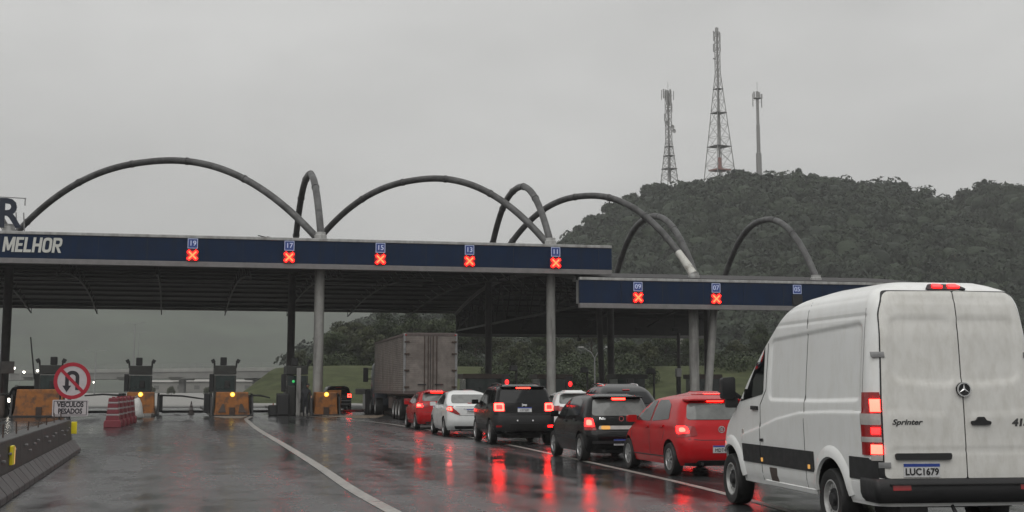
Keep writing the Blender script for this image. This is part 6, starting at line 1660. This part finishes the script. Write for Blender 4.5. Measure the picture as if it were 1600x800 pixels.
# ------------------------------------------------------------------ the box truck
def build_truck():
    root = thing('box_truck', 'tall weathered grey box truck with ribbed sides and double rear doors', 'truck')
    W_, Z0, Z1, LL = 1.30, 1.32, 4.20, 14.6
    def ribbed(mb, fn, a0, a1, z0, z1, n, dep=.018):
        vs, fs = [], []; prof = []
        for i in range(n):
            z = z0 + (z1 - z0) * i / n; dz = (z1 - z0) / n
            prof += [(z, 0), (z + dz * .42, 0), (z + dz * .5, -dep), (z + dz * .92, -dep)]
        prof.append((z1, 0))
        for z, o in prof: vs += [fn(a0, z, o), fn(a1, z, o)]
        for i in range(len(prof) - 1): fs.append((2 * i, 2 * i + 1, 2 * i + 3, 2 * i + 2))
        mb.add(vs, fs)
    m = MB(); m.box((LL / 2 + .03, 0, (Z0 + Z1) / 2), (LL - .1, 2 * W_ - .08, Z1 - Z0 - .02)); m.build('box_core', 'truck_frame', root, 0)
    for sg in (1, -1):
        m = MB(); ribbed(m, lambda a, z, o: Vector((a, sg * (W_ + o), z)), .1, LL, Z0 + .1, Z1 - .1, 28)
        m.build('side_panel', 'truck_box', root, 0)
        k = 0
        for x in np.arange(2.5, LL, 2.42):
            m = MB(); m.box((x, sg * (W_ + .004), (Z0 + Z1) / 2), (.05, .012, Z1 - Z0 - .22)); m.build('side_rivet_strip', 'truck_box', root, 0)
        m = MB(); m.box((LL / 2, sg * (W_ - .02), Z1 - .05), (LL, .10, .12)); m.build('top_rail', 'truck_frame', root, 0, .01)
        m = MB(); m.box((LL / 2, sg * (W_ - .02), Z0 + .03), (LL, .12, .16)); m.build('bottom_rail', 'truck_frame', root, 0, .01)
        m = MB(); m.box((.03, sg * (W_ - .03), (Z0 + Z1) / 2), (.11, .11, Z1 - Z0)); m.build('corner_post', 'galvanised', root, 0, .01)
        d = MB(); a0, a1 = (.02, W_ - .1) if sg > 0 else (-W_ + .1, -.02)
        ribbed(d, lambda a, z, o: Vector((-.03 - o, a, z)), a0, a1, Z0 + .12, Z1 - .14, 28)
        d.box((.0, (a0 + a1) / 2, (Z0 + Z1) / 2), (.05, a1 - a0, Z1 - Z0 - .24)); dd = d.build('rear_door', 'truck_box', root, 0)
        for yy in (.12, .30):
            m = MB(); m.cyl((-.065, sg * yy, Z0 + .1), (-.065, sg * yy, Z1 - .1), .022, n=8); m.build('lock_rod', 'rust', dd)
        m = MB(); m.box((-.08, sg * .42, Z0 + .42), (.03, .42, .05)); m.build('lock_handle', 'ink', dd, 0)
        for z in (Z0 + .3, Z0 + 1.1, Z0 + 1.9, Z1 - .4):
            m = MB(); m.box((-.06, sg * (W_ - .14), z), (.05, .24, .07)); m.build('hinge', 'rust', dd, 0)
        m = MB(); m.box((-.05, sg * (W_ - .08), Z1 - .07), (.03, .08, .07)); m.build('marker_lamp', 'lens_red', root, 0, .01)
        m = MB(); m.box((.12, sg * 1.05, 1.0), (.06, .42, .14)); m.build('tail_lamp', 'lens_red', root, 0, .01)
    m = MB(); m.box((LL / 2, 0, Z1 + .01), (LL, 2 * W_ - .1, .06)); m.build('roof', 'truck_frame', root, 0, .02)
    m = MB(); m.box((.02, 0, Z1 - .06), (.1, 2 * W_ - .16, .12)); m.build('rear_header', 'truck_frame', root, 0, .01)
    m = MB(); m.box((.02, 0, Z0 + .03), (.12, 2 * W_, .16)); m.build('rear_sill', 'truck_frame', root, 0, .01)
    m = MB(); m.box((.2, 0, .58), (.12, 2.3, .16)); m.bar((.2, .6, .6), (.5, .6, 1.3), .08, .08); m.bar((.2, -.6, .6), (.5, -.6, 1.3), .08, .08); m.build('under_run_bar', 'truck_frame', root, 0, .02)
    m = MB()
    for y in (.45, -.45): m.box((LL * .5, y, 1.12), (LL, .14, .3))
    for x in (2.0, 3.3, 4.6): m.box((x, 0, .55), (.16, 2.0, .16))
    m.box((7.0, .9, .8), (2.0, .5, .6)); m.build('chassis', 'truck_frame', root, 0)
    for x in (2.0, 3.3, 4.6):
        m = MB(); m.box((x - .62, .93, .82), (.03, .6, .7)); m.build('mudflap', 'rubber', root, 0)
    add_wheels(root, (2.0, 3.3, 4.6, LL - .6, LL + 2.4), 1.08, .51, .30, .42, 'seven', 'steel_rim')
    sh = Shell([.55, .7, 1.0, 1.4, 1.8, 2.2, 2.6, 2.9, 3.1, 3.2], [(.55, 0), (3.2, .1)], [(.55, 2.3), (1.6, 2.35), (2.4, 2.2), (3.2, 1.6)], [(.55, 1.2), (2.4, 1.24), (3.0, 1.18), (3.2, .9)], rr=.1, rf=.3, bulge=.02, taper=0, fbulge=.1)
    m = MB(); m.add(sh.v, sh.f); c = m.build('cab', 'truck_cab', root); c.location = (LL + .9, 0, 0)
    for sd_ in ('L', 'R'):
        m = MB(); sh.panel(m, sd_, rounded([(.8, 1.9), (1.9, 1.9), (1.75, 2.6), (.8, 2.6)], .05), .008); m.build('side_window', 'glass_dark', c)
    m = MB(); sh.panel(m, 'F', rounded([(-.95, 1.8), (.95, 1.8), (.9, 2.6), (-.9, 2.6)], .05), .008); m.build('windscreen', 'glass_dark', c)
    for sg in (1, -1):
        m = MB(); m.box((1.5, sg * 1.58, 2.35), (.18, .30, .85)); m.bar((1.5, sg * 1.2, 2.7), (1.5, sg * 1.5, 2.7), .06, .06); m.bar((1.5, sg * 1.2, 2.1), (1.5, sg * 1.5, 2.1), .06, .06); m.build('wing_mirror', 'black_plastic', c, 0, .03)
    o = P(672, 640, 68.4); root.location = (o.x, 68.4, 0); root.rotation_euler = (0, 0, R(90 + 11.2)); return root
build_truck()

# ------------------------------------------------------------------ rainy air
m = MB(); m.box((0, 900, 69), (3600, 2200, 142)); hz = m.build('haze', 'ink', None, 0)
hm = bpy.data.materials.new('rain_haze'); hm.use_nodes = True
hn = hm.node_tree; hn.nodes.clear()
pv = hn.nodes.new('ShaderNodeVolumePrincipled'); pv.inputs['Color'].default_value = (.95, .96, .95, 1); pv.inputs['Density'].default_value = .0004
ho = hn.nodes.new('ShaderNodeOutputMaterial'); hn.links.new(pv.outputs[0], ho.inputs['Volume'])
hz.data.materials.clear(); hz.data.materials.append(hm)
tag(hz, 'pale rain haze filling the air', 'haze', kind='stuff')
